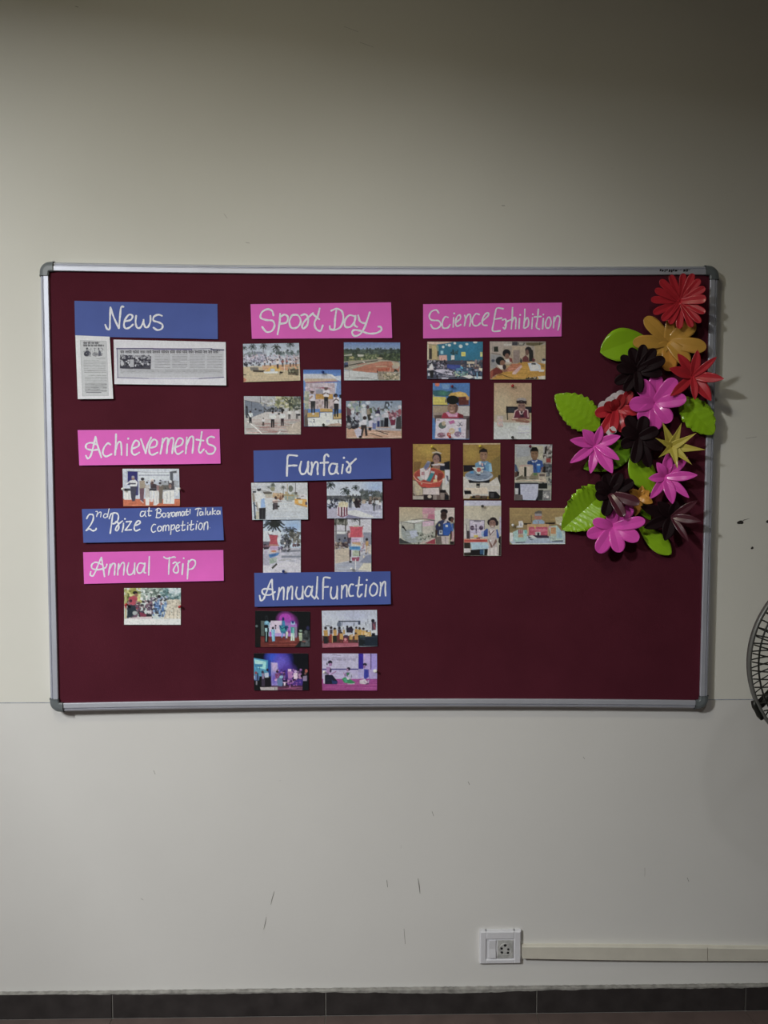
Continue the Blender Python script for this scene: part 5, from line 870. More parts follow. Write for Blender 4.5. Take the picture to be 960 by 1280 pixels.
ph('photo of a boy in blue beside a glass tank model', GC, (494, 630), 12, [(62,48),(890,58),(885,605),(62,600)],
'''G 40 a8987c 250 a09884; P a88c8c 410 50 600 55 600 240 410 220; P b07c90 410 60 600 60 595 140 410 150; P a8607c 500 150 595 150 590 230 480 220; R 600 55 900 260 b0a4a0; R 60 260 600 600 9c9c94; P b8b8b4 590 100 680 90 670 240 600 300; P b89cb0 410 250 590 240 580 320 410 340; S 10 1 420 260 580 310 8 b88cac a8a4b0
P b0b4b0 110 270 200 245 430 235 440 260 320 290; P c4c8cc 200 260 380 240 440 255 310 290; P 8c948c 280 300 400 290 400 570 290 580; P a0a8a4 300 300 390 300 390 420 300 420; L 7 34343c 90 265 270 295 415 260 590 245; L 7 34343c 240 240 410 220 590 245; L 9 24242c 283 300 290 595; L 7 44444c 405 260 405 440; L 7 34343c 585 245 582 420; L 5 54545c 92 270 90 440
P 848c8c 90 340 140 400 200 380 300 370 340 480 320 590 200 580 120 520 90 440; P a4acc0 210 410 320 390 350 480 250 520; S 20 2 110 400 330 570 8 98a4b4 8088a0 acb4c0; L 20 24282c 110 330 160 400; E 120 350 20 14 1c1f20; P 343838 60 500 120 540 260 595 60 600; P b0b0a4 60 300 90 300 90 500 62 520
B 50 3 320 430 590 590 14 343830 50584c 7c8478 24281f 8c9488; B 20 4 340 520 500 590 14 8c9498 3c4440 a0a8a0; P a8a49c 410 340 580 320 580 400 470 460 410 430; P 8c2c40 440 595 600 510 600 600; L 16 b4a09c 380 595 590 515; P 74202f 600 590 620 560 700 600
E 735 115 56 40 1a161c; E 728 180 48 66 382824; P 2a1c1c 690 160 770 160 760 180 700 180; E 720 220 20 8 543c34; P 2c3454 600 330 650 260 700 240 780 250 830 280 860 400 800 480 640 480 610 400; P 2050a0 720 290 830 280 850 400 800 470 720 470; P 242c4c 620 300 690 260 680 420 620 400; P b0a8b0 740 260 780 240 770 280 720 300; P b4bcc8 755 310 790 315 790 345 755 345; R 662 395 708 455 a8b0b8; E 685 420 14 18 4c4c54; E 662 315 14 20 8c8c6c; P 382820 600 380 640 400 620 500 600 520
P a89c9c 690 485 800 480 800 600 700 600; P 5c5450 600 500 690 480 700 600 610 600; P 8c8484 740 490 760 490 765 600 750 600; E 838 225 44 36 141418; E 852 245 20 34 5c3c34; P 3c60a0 840 290 880 290 870 420 850 400; P 382420 830 400 860 420 850 520 820 560; P a07c84 850 420 885 410 885 560 850 560; R 820 560 885 605 1c1418; P 2c2c38 870 260 890 300 885 400 870 350''', seed=58, gain=1.8)
ph('tall photo of a girl with looped plaits beside a white model panel', GC, (575, 621), 16, [(82,75),(825,78),(820,1180),(75,1180)],
'''G 180 a8a08c 700 a4a094; R 0 0 960 175 a8a8c0; L 8 949494 82 180 820 180; R 80 440 200 860 a09c98; R 82 560 135 850 b0a8a8; R 130 680 200 840 3c3438; L 12 34343c 130 560 140 840; R 790 400 830 760 9c98a8; L 8 84847c 120 450 120 550
R 195 465 490 810 b0a8c0; L 10 3c344c 200 465 490 475; L 10 3c344c 490 475 485 640; L 8 544c64 195 470 200 800; L 10 3c344c 200 808 440 808; L 16 1c1824 285 488 415 490; E 245 622 42 46 3c2840; E 425 622 42 46 3c2840; L 22 342448 320 560 325 720; L 12 44305c 250 645 430 640; R 275 765 365 810 b09c3c; P 7c9cc8 420 700 490 680 500 800 440 790; S 14 1 205 500 480 780 9 bcb0cc a08cac 9ca8c8; L 8 94849c 210 700 300 740
R 80 845 550 910 a43c34; L 16 c87c64 80 852 540 850; L 12 b85c4c 80 905 540 905; R 250 870 500 890 942c2c; R 80 915 210 1040 2c2824; P 90acc8 205 910 540 905 600 1040 240 1060; S 10 2 230 930 560 1040 10 a0b8d0 84a0c0; P 1c1a1c 210 1060 560 1040 560 1180 80 1180 80 1110 210 1110; P b4b0b4 80 1030 200 1030 205 1110 80 1115; R 400 1060 470 1150 24486c; R 80 1120 200 1180 2c2420; L 12 7c9cb0 480 1060 475 1160
E 590 510 44 60 241c20; E 735 525 36 54 201820; E 665 480 76 70 2a2024; E 650 540 66 80 7c5c54; E 620 520 12 8 241818; E 680 520 12 8 241818; E 650 560 12 14 8c6c60; P c0b0ac 615 580 680 580 665 600 630 600; E 650 440 50 26 241c20
P 2c4c94 470 760 480 680 540 630 570 660 560 790 480 800; P 2c5098 710 660 750 650 785 780 780 830 710 820; P 24408c 480 720 540 700 540 790 490 790; P a09898 560 640 600 620 700 610 730 700 740 940 770 1175 540 1170 580 980 560 860; P b8b0b4 590 630 640 660 690 640 700 700 640 760 600 720; P 54242f 575 690 600 780 690 680 680 660 610 750 590 680; P a89c9c 600 780 700 780 700 960 600 960; E 612 875 20 20 c0bcc4; P 6c4c44 560 830 600 960 620 1020 660 1020 640 960 600 900; P 6c4c44 720 830 740 900 680 980 650 980; P b8b0b0 560 1030 750 1000 760 1175 550 1175; L 10 7c7478 600 1000 595 1170; L 10 847c80 680 1000 680 1170; L 8 8c8488 740 960 745 1170
P 1c1418 780 800 820 780 820 950 800 950 765 900; P 2c2424 780 960 820 940 820 1180 770 1180; R 190 700 200 860 5c5460; P 8c3c44 330 815 400 815 400 845 330 845''', seed=59, gain=1.95)
ph('photo of a child behind a pink and blue building model, beside the leaf', GC, (632, 630), 12, [(60,58),(895,62),(895,600),(62,605)],
'''G 50 907848 330 806c44; S 20 1 70 70 880 280 14 98804c 8c7444 887048; P 74643c 60 290 200 300 180 400 60 420; P a49c84 740 200 890 180 890 330 760 300; R 60 430 100 560 b4b0ac; R 840 400 890 560 a8b4b8; P 94a4b4 60 560 120 480 330 480 640 480 880 470 890 600 100 605; P 8c9cb0 150 560 400 540 840 560 880 600 110 605; P b8bcbc 62 440 110 430 110 560 62 560; P 141c2c 690 555 780 545 865 545 860 562 700 565; P 242c3c 340 520 420 530 380 540; P 1c1c24 150 575 300 570 290 580 160 585
E 487 180 58 60 9c6454; P 54504c 430 150 440 120 500 95 545 110 545 160 500 140 450 150; R 440 145 540 178 84848c; L 10 3c3c44 385 170 388 270; P 7c94ac 400 300 410 250 450 235 540 235 585 260 580 300; P b0a8ac 450 240 490 280 540 240 500 270; L 8 5c3444 490 255 495 290
P 141014 270 290 380 285 390 310 280 310; P 1c1418 590 280 745 275 740 300 600 305; P a8845c 325 300 645 300 650 345 325 345; R 345 345 645 470 a8405c; R 370 370 610 400 b86478; S 16 2 360 360 630 450 8 983850 b8506c c07c8c; R 435 325 450 370 c8a848; R 445 420 525 470 a8a8a8; R 475 430 505 500 141418; R 340 470 650 510 34283c; R 325 345 350 470 b08c6c; R 630 340 655 480 a08468
P 8cacac 110 420 200 380 290 390 330 420 310 560 130 570; R 285 390 320 440 54a09c; S 14 3 120 430 180 560 9 7c9ca4 a0bcbc; R 190 385 262 450 8c4454; L 6 b4a8a0 215 385 215 500; L 6 b4a8a0 240 385 240 500; R 190 455 265 500 a88868; P bcb8b8 195 260 250 250 265 290 260 350 160 355 160 335 200 320; R 215 290 240 330 8c8c9c; P b4b8b8 340 480 400 465 470 510 420 520
P 9cb0a8 650 340 770 320 830 400 870 480 860 540 690 550; R 675 350 755 450 a8784c; S 10 4 680 355 750 445 8 bc8c5c 94603c; R 650 330 680 360 b08ca0; P 88a4b0 770 330 840 410 860 520 760 520; P 7898a8 780 420 830 420 850 500 790 500; R 670 450 760 480 a0a494; L 14 c0c8c8 110 600 890 598; B 14 5 660 480 760 540 12 7c8c8c a0b0a8''', seed=60, gain=1.95)

# ------------------------------------------------------------------ push pins
def pin(px, py, colour, label, big=1.0):
    H = 0.0125*big
    c = ray(px, py, YF-H)
    g = Geo(); r = 0.0036*big
    o = Geo().lathe((c[0], YF, c[2]), [(0.0006, -0.0004), (0.0006, -0.006*big), (r*0.85, -0.006*big), (r*0.9, -0.007*big), (r*0.5, -0.008*big), (r*0.5, -0.0105*big), (r, -0.0112*big), (r*1.05, -0.0125*big), (r*0.8, -0.0133*big), (0.0004, -0.0136*big)], 14).build('push_pin', M['pin_'+colour], loc=(c[0], YF, c[2]), smooth=True)
    tag(o, label, 'push pin', 'push pins holding the photos')
for a in [(153.2, 611.2, 'white', 'white push pin at the left edge of the stage group photo'), (223.8, 611, 'white', 'white push pin at the right edge of the stage group photo'),
          (157.2, 756, 'red', 'red push pin at the left edge of the seated crowd photo'), (224.3, 758.5, 'red', 'red push pin at the right edge of the seated crowd photo'),
          (403.6, 465, 'blue', 'blue push pin at the top of the podium photo'), (404.2, 531, 'dark', 'dark push pin at the bottom of the podium photo'),
          (354, 714, 'blue', 'blue push pin at the foot of the left signpost photo'), (439.4, 711.2, 'white', 'white push pin at the foot of the signpost photo with a child in yellow'),
          (405.2, 840.5, 'white', 'white push pin at the left edge of the kneeling children photo'), (469.6, 839.5, 'white', 'white push pin at the right edge of the kneeling children photo'),
          (565.2, 482.8, 'plum', 'plum push pin at the top of the child with drawing photo'), (562.3, 546, 'red', 'red push pin at the bottom of the child with drawing photo'),
          (640.8, 482, 'red', 'red push pin at the top of the white table photo'), (640.8, 546.7, 'dark', 'dark push pin at the bottom of the white table photo'),
          (540, 558.4, 'yellow', 'yellow push pin at the top of the red basin photo'), (600.2, 557.6, 'yellow', 'yellow push pin above the boy with the round table top'),
          (662.9, 557.7, 'plum', 'plum push pin above the boy with the cardboard building'), (603, 632.6, 'dark', 'dark push pin at the top of the girl with looped plaits photo'),
          (641.2, 656.4, 'white', 'white push pin left of the pink and blue building model'), (701.4, 655.6, 'white', 'white push pin right of the pink and blue building model, beside the leaf')]:
    pin(*a)

# ------------------------------------------------------------------ paper flowers and leaves
PXM = 0.00221
def wprof(shape, t):
    if shape == 'round':
        a = 0.46+0.54*math.sin(min(t/0.60, 1)*math.pi/2)
        return a*(1 if t < 0.70 else math.sqrt(max(0.0, 1-((t-0.70)/0.30)**2)))
    if shape == 'long':      # narrow strap with a rounded end
        a = 0.45+0.55*math.sin(min(t/0.75, 1)*math.pi/2)
        return a*(1 if t < 0.82 else math.sqrt(max(0.0, 1-((t-0.82)/0.18)**2)))
    if shape == 'star': return max(0.0, 1-t)*0.98+0.02*(1-t) if t > 0.18 else 0.80
    a = 0.30+0.70*math.sin(min(t/0.5, 1)*math.pi/2)
    return a if t < 0.5 else a*max(0.0, math.cos((t-0.5)/0.5*math.pi/2))**0.75
def petal(name, p0, p1, width, shape, m, root, crease=0.25, arch=0.006, curl=0.0, seed=0, nt=14, nw=8, label=None):
    """p0, p1 world points (near y = depth towards the viewer is negative)"""
    a, b = Vector(p0), Vector(p1); d = b-a; L = d.length
    side = Vector((-d.z, 0, d.x)).normalized() if (abs(d.x)+abs(d.z)) > 1e-6 else Vector((1, 0, 0))
    out = side.cross(d).normalized()
    if out.y > 0: out = -out
    rn = random.Random(seed); tw = rn.uniform(-0.10, 0.10); v = []; f = []
    for side_ in (0, 1):
        for i in range(nt+1):
            t = 1-(1-i/nt)**1.6; c = a+d*t+out*(arch*math.sin(math.pi*t)) - out*(curl*t*t*t)
            w = max(width*0.5*wprof(shape, t), 0.00015)
            for j in range(nw+1):
                s_ = j/nw*2-1
                v.append(c+side*(s_*w)+out*(-crease*w*(1-abs(s_))*(1-0.35*t) + tw*s_*w*t) + out*(-0.00025*side_))
    n = (nt+1)*(nw+1)
    for i in range(nt):
        for j in range(nw):
            k = i*(nw+1)+j; q = (k, k+1, k+nw+2, k+nw+1)
            f += [q, tuple(n+x for x in reversed(q))]
    ring = [i*(nw+1) for i in range(nt+1)]+[nt*(nw+1)+j for j in range(1, nw+1)]+[i*(nw+1)+nw for i in range(nt-1, -1, -1)]+[j for j in range(nw-1, 0, -1)]
    for x, y in zip(ring, ring[1:]+ring[:1]): f.append((x, y, n+y, n+x))
    o = link(name, v, f, m, root)
    me = o.data
    bm = bmesh.new(); bm.from_mesh(me); bmesh.ops.recalc_face_normals(bm, faces=bm.faces)
    for fc in bm.faces: fc.smooth = True
    ms = set()
    if crease > 0.05:
        bm.verts.ensure_lookup_table()
        mid = {i*(nw+1)+nw//2 for i in range(nt+1)} | {n+i*(nw+1)+nw//2 for i in range(nt+1)}
        for e in bm.edges:
            if e.verts[0].index in mid and e.verts[1].index in mid: e.smooth = False
    bm.to_mesh(me); bm.free()
    if label: o['label'] = label
    return o
def flower(label, centre, h0, petals, shape, m, width, lift, crease=0.22, arch=0.006, group='paper flowers on the right of the board', eye=None):
    cx, cy = centre
    base = ray(cx, cy, YF)
    root = empty('paper_flower', tuple(base)); tag(root, label, 'paper flower', group)
    c = ray(cx, cy, YF-h0)
    # short twisted stalk that holds the flower off the felt
    Geo().tube([(c[0], YF-0.0002, c[2]), (c[0], (YF+c[1])/2-0.0005, c[2]+0.0008), (c[0], c[1]+0.0012, c[2])], 0.0022, 8).build('stalk', M['stalk'], root)
    for i, p in enumerate(petals):
        px, py = p[0], p[1]; w = p[2] if len(p) > 2 and p[2] else width; lf = p[3] if len(p) > 3 and p[3] is not None else lift
        mm = M[p[4]] if len(p) > 4 else M[m]
        # alternate petals are lifted a little differently so that the sheets overlap cleanly
        off = 0.0009*(i % 3)
        d = np.array([px-cx, py-cy]); d = d/(np.hypot(*d)+1e-9)
        p0 = ray(cx-d[0]*1.3, cy-d[1]*1.3, YF-h0-off)
        p1 = ray(px, py, YF-h0-lf-off)
        petal('petal', p0, p1, w*PXM, shape if len(p) < 6 else p[5], mm, root, crease, arch, curl=0.0 if len(p) < 7 else p[6], seed=int(px*3+py), label='plum tinted petal' if len(p) > 4 and p[4] == 'f_plum' else None)
    return root

def leaf(label, base, tip, width, h0, h1, teeth=0, corr=0.0, m='leaf', fold=0.18, ncor=9, asym=(1, 1), kink=0.0, shape=0.42):
    a = Vector(tuple(ray(*base, YF-h0))); b = Vector(tuple(ray(*tip, YF-h1))); d = b-a
    side = Vector((-d.z, 0, d.x)).normalized(); out = Vector((0, -1, 0)); W = width*PXM/2
    root_loc = (a.x, YF, a.z)
    nt = max(24, teeth*4); nw = 8; v = []; f = []
    for sd in (0, 1):
        for i in range(nt+1):
            t = i/nt
            prof = (math.sin(math.pi*min(1, max(0, t))**(math.log(0.5)/math.log(shape))))**0.72 if 0 < t < 1 else 0.0
            c = a+d*t+out*(0.004*math.sin(math.pi*t))
            for j in range(nw+1):
                s_ = j/nw*2-1
                w = W*prof*(asym[0] if s_ < 0 else asym[1])
                if teeth:
                    ph = (t*teeth) % 1.0
                    w *= 1-0.13*abs(s_)*(1-ph)
                w = max(w, 0.0002)
                tt = t+0.16*abs(s_)*prof      # veins run forward from the midrib
                back = -d*(0.07*abs(s_)**2*prof)*0
                z = fold*w*abs(s_) + corr*math.sin(2*math.pi*ncor*(t-0.22*abs(s_)))*min(1, abs(s_)*2)*min(1, prof*1.4) + kink*s_*W*prof
                v.append(c+side*(s_*w)+out*(z+0.003-0.0003*sd))
    n = (nt+1)*(nw+1)
    for i in range(nt):
        for j in range(nw):
            k = i*(nw+1)+j; q = (k, k+1, k+nw+2, k+nw+1)
            f += [q, tuple(n+x for x in reversed(q))]
    ring = [i*(nw+1) for i in range(nt+1)]+[nt*(nw+1)+j for j in range(1, nw+1)]+[i*(nw+1)+nw for i in range(nt-1, -1, -1)]+[j for j in range(nw-1, 0, -1)]
    for x, y in zip(ring, ring[1:]+ring[:1]): f.append((x, y, n+y, n+x))
    root = empty('paper_leaf', root_loc); tag(root, label, 'paper leaf', 'paper leaves on the right of the board')
    o = link('blade', v, f, M[m], root)
    bm = bmesh.new(); bm.from_mesh(o.data); bmesh.ops.recalc_face_normals(bm, faces=bm.faces)
    mid = {i*(nw+1)+nw//2 for i in range(nt+1)} | {n+i*(nw+1)+nw//2 for i in range(nt+1)}
    for fc in bm.faces: fc.smooth = True
    for e in bm.edges:
        if e.verts[0].index in mid and e.verts[1].index in mid: e.smooth = False
    bm.to_mesh(o.data); bm.free()
    q = a+d*0.12
    Geo().tube([(q.x, YF, q.z), (q.x, (YF+q.y)/2, q.z), (q.x, q.y-0.0008, q.z)], 0.0016, 6).build('stalk', M['stalk'], root)
    return root

leaf('smooth pale green paper leaf below the uppermost flowers, pointing left', (806, 421), (749.7, 440.5), 40, 0.004, 0.010, m='leaf', fold=0.12, shape=0.55)
leaf('glossy ridged green paper leaf sticking out furthest left, pointing up left', (748.5, 536), (693, 494), 44, 0.006, 0.014, teeth=9, corr=0.0028, fold=0.18, ncor=8, shape=0.46)
leaf('toothed green paper leaf beside the frame under the pointed red flower', (848, 497), (891.5, 543), 40, 0.004, 0.018, teeth=7, corr=0.0022, fold=0.15, ncor=6, shape=0.5)
leaf('dark green paper leaf half hidden behind the spiky pink flower', (792, 556), (729, 586), 34, 0.003, 0.006, m='leaf_dark', corr=0.0008, fold=0.12, shape=0.45)
leaf('green paper leaf pointing up between two pink flowers', (817, 617), (788, 570), 32, 0.006, 0.012, teeth=0, fold=0.10, shape=0.55)
leaf('large wide toothed and pleated green paper leaf at the lower left of the flowers', (758, 612), (702, 662), 57, 0.005, 0.009, teeth=9, corr=0.0034, fold=0.34, ncor=11, shape=0.42)
leaf('narrow green paper leaf pointing down at the bottom of the flowers', (796, 656), (838.5, 693), 23, 0.004, 0.012, fold=0.12, shape=0.6)
leaf('small green leaf tip behind the little orange flower', (795, 626), (813, 650), 12, 0.004, 0.007, m='leaf_dark', fold=0.1)

flower('mustard paper flower with broad rounded petals near the top', (835.8, 428.3), 0.012,
       [(806, 397, 18), (791, 428, 17), (846, 392, 22, 0.006), (869, 403, 20, 0.016), (883, 434.5, 18, 0.02), (861, 455, 18), (836, 464, 20, 0.010, 'f_orange'), (814, 446, 16, 0.004)], 'round', 'f_mustard', 18, 0.014, 0.12)
flower('red many petalled paper flower in the top corner of the board', (850.8, 376.7), 0.026,
       [(813.5, 374.5), (818.5, 362), (825, 350), (838, 343.5), (854, 341.5), (866.5, 341.8, 0, 0.02), (875, 349, 0, 0.024), (881.5, 359.5, 0, 0.03), (883, 373.5, 11, 0.034), (881.5, 391, 9, 0.034), (875.5, 403.5, 0, 0.03), (865, 409), (849, 411), (837, 405), (827.5, 400.5), (816.5, 391.5)], 'long', 'f_red', 9.2, 0.016, 0.25, 0.003)
flower('pink paper flower with wide rounded petals in the middle of the cluster', (818.8, 504.4), 0.020,
       [(819.7, 467.0, 18), (797.5, 476, 20), (786.5, 506, 19), (798, 525.5, 18), (819, 538, 18), (837.5, 528, 18), (858, 498, 17, 0.03), (845, 473.5, 19, 0.026)], 'round', 'f_pink', 18, 0.015, 0.14)
flower('dark maroon paper flower left of the mustard flower', (796, 463.6), 0.030,
       [(788.5, 434.5), (805, 430.5), (819.5, 436), (831.5, 448.5, 15, 0.02), (828, 467), (770.5, 459), (768.3, 479), (781, 489), (799, 491), (776, 445, 12)], 'round', 'f_dark', 13, 0.012, 0.25)
flower('pointed red paper flower reaching over the right frame', (865.7, 470.7), 0.034,
       [(847, 442, 12), (872, 437.5, 12), (896, 446, 9, 0.034), (905, 473.6, 12, 0.036), (889, 501, 15, 0.022), (868.6, 500, 10), (838, 495, 12, 0.018), (836.5, 460.5, 13)], 'point', 'f_red', 12, 0.02, 0.3)
# folded red flower whose white underside shows
fr = flower('crumpled deep red paper flower showing a scalloped white underside', (770, 512), 0.014,
       [(743.5, 517, 14), (752, 541, 13, 0.02), (765, 541, 12, 0.03), (778, 540.5, 13, 0.022), (790, 533, 14), (799, 514, 13), (790, 489, 13), (779, 493, 12, 0.02, 'f_deepred'), (766, 500, 13, 0.02, 'f_deepred'), (755, 506, 13, 0.018, 'f_deepred')], 'round', 'f_red', 13, 0.014, 0.3)
for px, py, w in ((777.5, 487.8, 13), (768.5, 491.0, 13), (759.0, 497.0, 13), (747.5, 507.5, 15)):
    petal('petal', ray(770, 512, YF-0.0125), ray(px, py, YF-0.020), w*PXM, 'round', M['f_white'], fr, 0.1, 0.002, seed=int(px), label='white paper underside of a folded petal')
petal('petal_tip', ray(758.5, 542.5, YF-0.037), ray(769.5, 535.5, YF-0.046), 9*PXM, 'long', M['f_white'], fr, 0.05, 0.001, label='small curled white petal tip')
flower('spiky pink paper flower at the left under the ridged leaf', (744.6, 555.8), 0.022,
       [(712.5, 550, 13), (728, 537, 14), (751.5, 532, 11), (775.5, 545, 13, 0.022), (774.5, 575, 11, 0.024), (765.5, 591.5, 17, 0.022), (738, 592, 12), (712.3, 578.8, 12)], 'point', 'f_pink', 12, 0.016, 0.3)
flower('dark maroon paper flower in the heart of the cluster', (799, 547), 0.029,
       [(783, 520), (806, 520), (823, 537), (829, 560), (812, 584, 14), (793, 579), (776, 557), (777, 537)], 'round', 'f_dark', 15, 0.012, 0.25)
flower('small orange paper flower half hidden between dark petals', (799, 621.5), 0.012,
       [(786, 612), (812, 613.5), (816, 628.5), (794, 645), (803, 607, 9), (787, 628)], 'point', 'f_orange', 11, 0.01, 0.2)
flower('yellow pointed star shaped paper flower near the right frame', (840.3, 558.6), 0.040,
       [(828, 527.5, 17), (852, 528.5, 16), (870.8, 541, 14), (882.3, 562.3, 16), (865, 581, 15), (847, 586, 14), (823, 572, 12), (819, 547.3, 11)], 'star', 'f_yellow', 15, 0.020, 0.3, 0.002)
flower('pink paper flower with long petals under the yellow star', (831.3, 596.3), 0.020,
       [(835, 565.5, 14), (860, 571, 11), (872, 593.8, 12, 0.03), (861.5, 622.5, 10, 0.026), (841, 630, 15, 0.024), (812.5, 623.5, 12), (810.5, 598, 12), (821, 578, 12)], 'point', 'f_pink', 13, 0.016, 0.25, 0.008)
flower('pink paper flower with rounded petals lowest in the cluster', (766, 658.8), 0.027,
       [(764, 631, 17), (790, 632, 16), (806.5, 650.5, 15, 0.026), (798.8, 674.5, 17, 0.024), (774.5, 690.5, 18, 0.022), (747, 690.5, 19, 0.02), (733.5, 669, 16), (741, 651, 13)], 'round', 'f_pink', 17, 0.014, 0.14)
flower('dark maroon paper flower above the lowest pink one', (762.5, 617.5), 0.038,
       [(744, 619), (756, 645), (780, 646, 13, 0.03, 'f_plum'), (799.5, 629, 14, 0.03, 'f_plum'), (792, 601), (776, 591), (757, 592), (745, 604)], 'round', 'f_dark', 15, 0.014, 0.3)
flower('dark maroon paper flower lowest at the right with plum tinted petals', (839.4, 646), 0.028,
       [(800.6, 633, 15), (805, 660, 15), (831, 676, 17), (860.5, 677, 9, 0.034, 'f_plum'), (876.5, 651.5, 11, 0.034, 'f_plum'), (872, 625.5, 10, 0.03, 'f_plum'), (846, 626), (822, 627)], 'point', 'f_dark', 15, 0.014, 0.3)

# ------------------------------------------------------------------ switch socket and cable trunking
def W3(px, py, Y): return ray(px, py, Y)
p = [W3(600.2, 1165, -0.013), W3(651.8, 1164.6, -0.013), W3(652.5, 1204.8, -0.013), W3(600.8, 1206.2, -0.013)]
x0, x1 = p[0][0], p[1][0]; z1, z0 = (p[0][2]+p[1][2])/2, (p[2][2]+p[3][2])/2
sw = empty('switch_socket', ((x0+x1)/2, 0, z0)); tag(sw, 'small white wall plate with one rocker switch and a round pin socket above the skirting', 'switch socket')
g = Geo(); fx = 0.0
def X(px): return float(W3(px, 1185, -0.013)[0])
def Zp(py): return float(W3(626, py, -0.013)[2])
# plate as a frame round the module opening
ox0, ox1, oz0, oz1 = X(608.5), X(642.5), Zp(1199.5), Zp(1175)
g.box((x0, -0.012, z0), (ox0, 0, z1), 0.003); g.box((ox1, -0.012, z0), (x1, 0, z1), 0.003)
g.box((ox0-0.003, -0.012, z0), (ox1+0.003, 0, oz0), 0.003); g.box((ox0-0.003, -0.012, oz1), (ox1+0.003, 0, z1), 0.003)
g.build('plate', M['plastic'], sw)
g = Geo().box((ox0, -0.0085, oz0), (ox1, 0, oz1)); g.build('module_frame', M['plastic'], sw)
g = Geo()
a0, a1, b0, b1 = X(611.5), X(619.8), Zp(1197.2), Zp(1176.4)
zm = (b0+b1)/2
g.add([(a0, -0.0085, b0), (a1, -0.0085, b0), (a1, -0.0085, b1), (a0, -0.0085, b1), (a0, -0.0145, b0), (a1, -0.0145, b0), (a1, -0.0105, zm), (a0, -0.0105, zm), (a1, -0.0115, b1), (a0, -0.0115, b1)],
      [(4, 5, 6, 7), (7, 6, 8, 9), (0, 1, 5, 4), (3, 9, 8, 2), (0, 4, 7, 9, 3), (1, 2, 8, 6, 5)])
g.build('rocker', M['plastic'], sw)
s0, s1, t0, t1 = X(622), X(641.8), Zp(1198.6), Zp(1176.2)
face = Geo().box((s0, -0.0112, t0), (s1, -0.0085, t1), 0.0006).build('socket_face', M['socket'], sw)
# the worn oval well round the pins and the five round holes
cx, cz = (s0+s1)/2+0.0005, (t0+t1)/2
well = Geo(); well.lathe((cx, -0.0112, cz), [(0.0185, 0.0), (0.0180, -0.0012), (0.0165, -0.0012), (0.0160, -0.0002)], 24); well.build('well', M['socket'], face)
for px, py, r in ((631.4, 1181.6, 1.9), (627.1, 1185.6, 1.5), (635.3, 1186.6, 1.4), (627.3, 1190.6, 1.6), (635, 1191, 1.6)):
    c = W3(px, py, -0.0115)
    Geo().lathe((c[0], -0.0116, c[2]), [(r*0.00225, 0.0), (r*0.00225, -0.0004), (0.0002, -0.0004)], 12).build('pin_hole', M['hole'], face)

tr = empty('cable_trunking', (float(W3(652, 1190, 0)[0]), 0, float(W3(652, 1199, 0)[2])))
tag(tr, 'cream plastic cable trunking running right from the wall socket to the frame edge', 'cable trunking')
def trunk(px0, px1, top, botm, name, y0, y1, inset=0.0):
    """top/botm: functions px -> py of the edges"""
    n = 12; v = []; f = []
    for i in range(n+1):
        q = px0+(px1-px0)*i/n
        a = W3(q, top(q)+inset, -0.016); b = W3(q, botm(q)-inset, -0.016)
        bev = 0.002
        v += [(a[0], y1, a[2]), (a[0], y0+bev, a[2]), (a[0], y0, a[2]-bev), (b[0], y0, b[2]+bev), (b[0], y0+bev, b[2]), (b[0], y1, b[2])]
        if i:
            k = 6*i; f += [(k-6+j, k-6+j+1, k+j+1, k+j) for j in range(5)]
    f += [tuple(range(6)), tuple(6*n+j for j in range(5, -1, -1))]
    return link(name, v, f, M['trunk'], tr)
topf = lambda q: 1183.0+2.6*((q-652)/308)-0.8*math.sin(math.pi*min(1, (q-652)/308))
botf = lambda q: 1198.6+3.2*((q-652)/308)+0.9*math.sin(math.pi*min(1, (q-652)/308))
trunk(653, 1300, lambda q: topf(min(q, 960)), lambda q: botf(min(q, 960)), 'channel', -0.014, 0.0, 0.8)
trunk(653, 884, topf, botf, 'lid', -0.0175, -0.0125)
trunk(884.8, 1300, lambda q: topf(min(q, 960)), lambda q: botf(min(q, 960)), 'lid', -0.0172, -0.0125)

# ------------------------------------------------------------------ pedestal fan, mostly outside the frame
FY = -0.55; FR = 0.2115
fc = ray(1061.0, 826.0, FY); fcx, fcz = float(fc[0]), float(fc[2])
fan = empty('pedestal_fan', (fcx, FY+0.11, 0)); tag(fan, 'grey and black wire caged pedestal fan cut off by the right edge', 'fan')
def P(r, a, y): return (fcx+r*math.cos(a), FY+y, fcz+r*math.sin(a))
# rim band
n = 96
Geo().lathe((fcx, FY, fcz), [(FR, -0.010), (FR, 0.010), (FR-0.0065, 0.012), (FR-0.0065, -0.012)], n).build('rim', M['fan_grey'], fan, smooth=False)
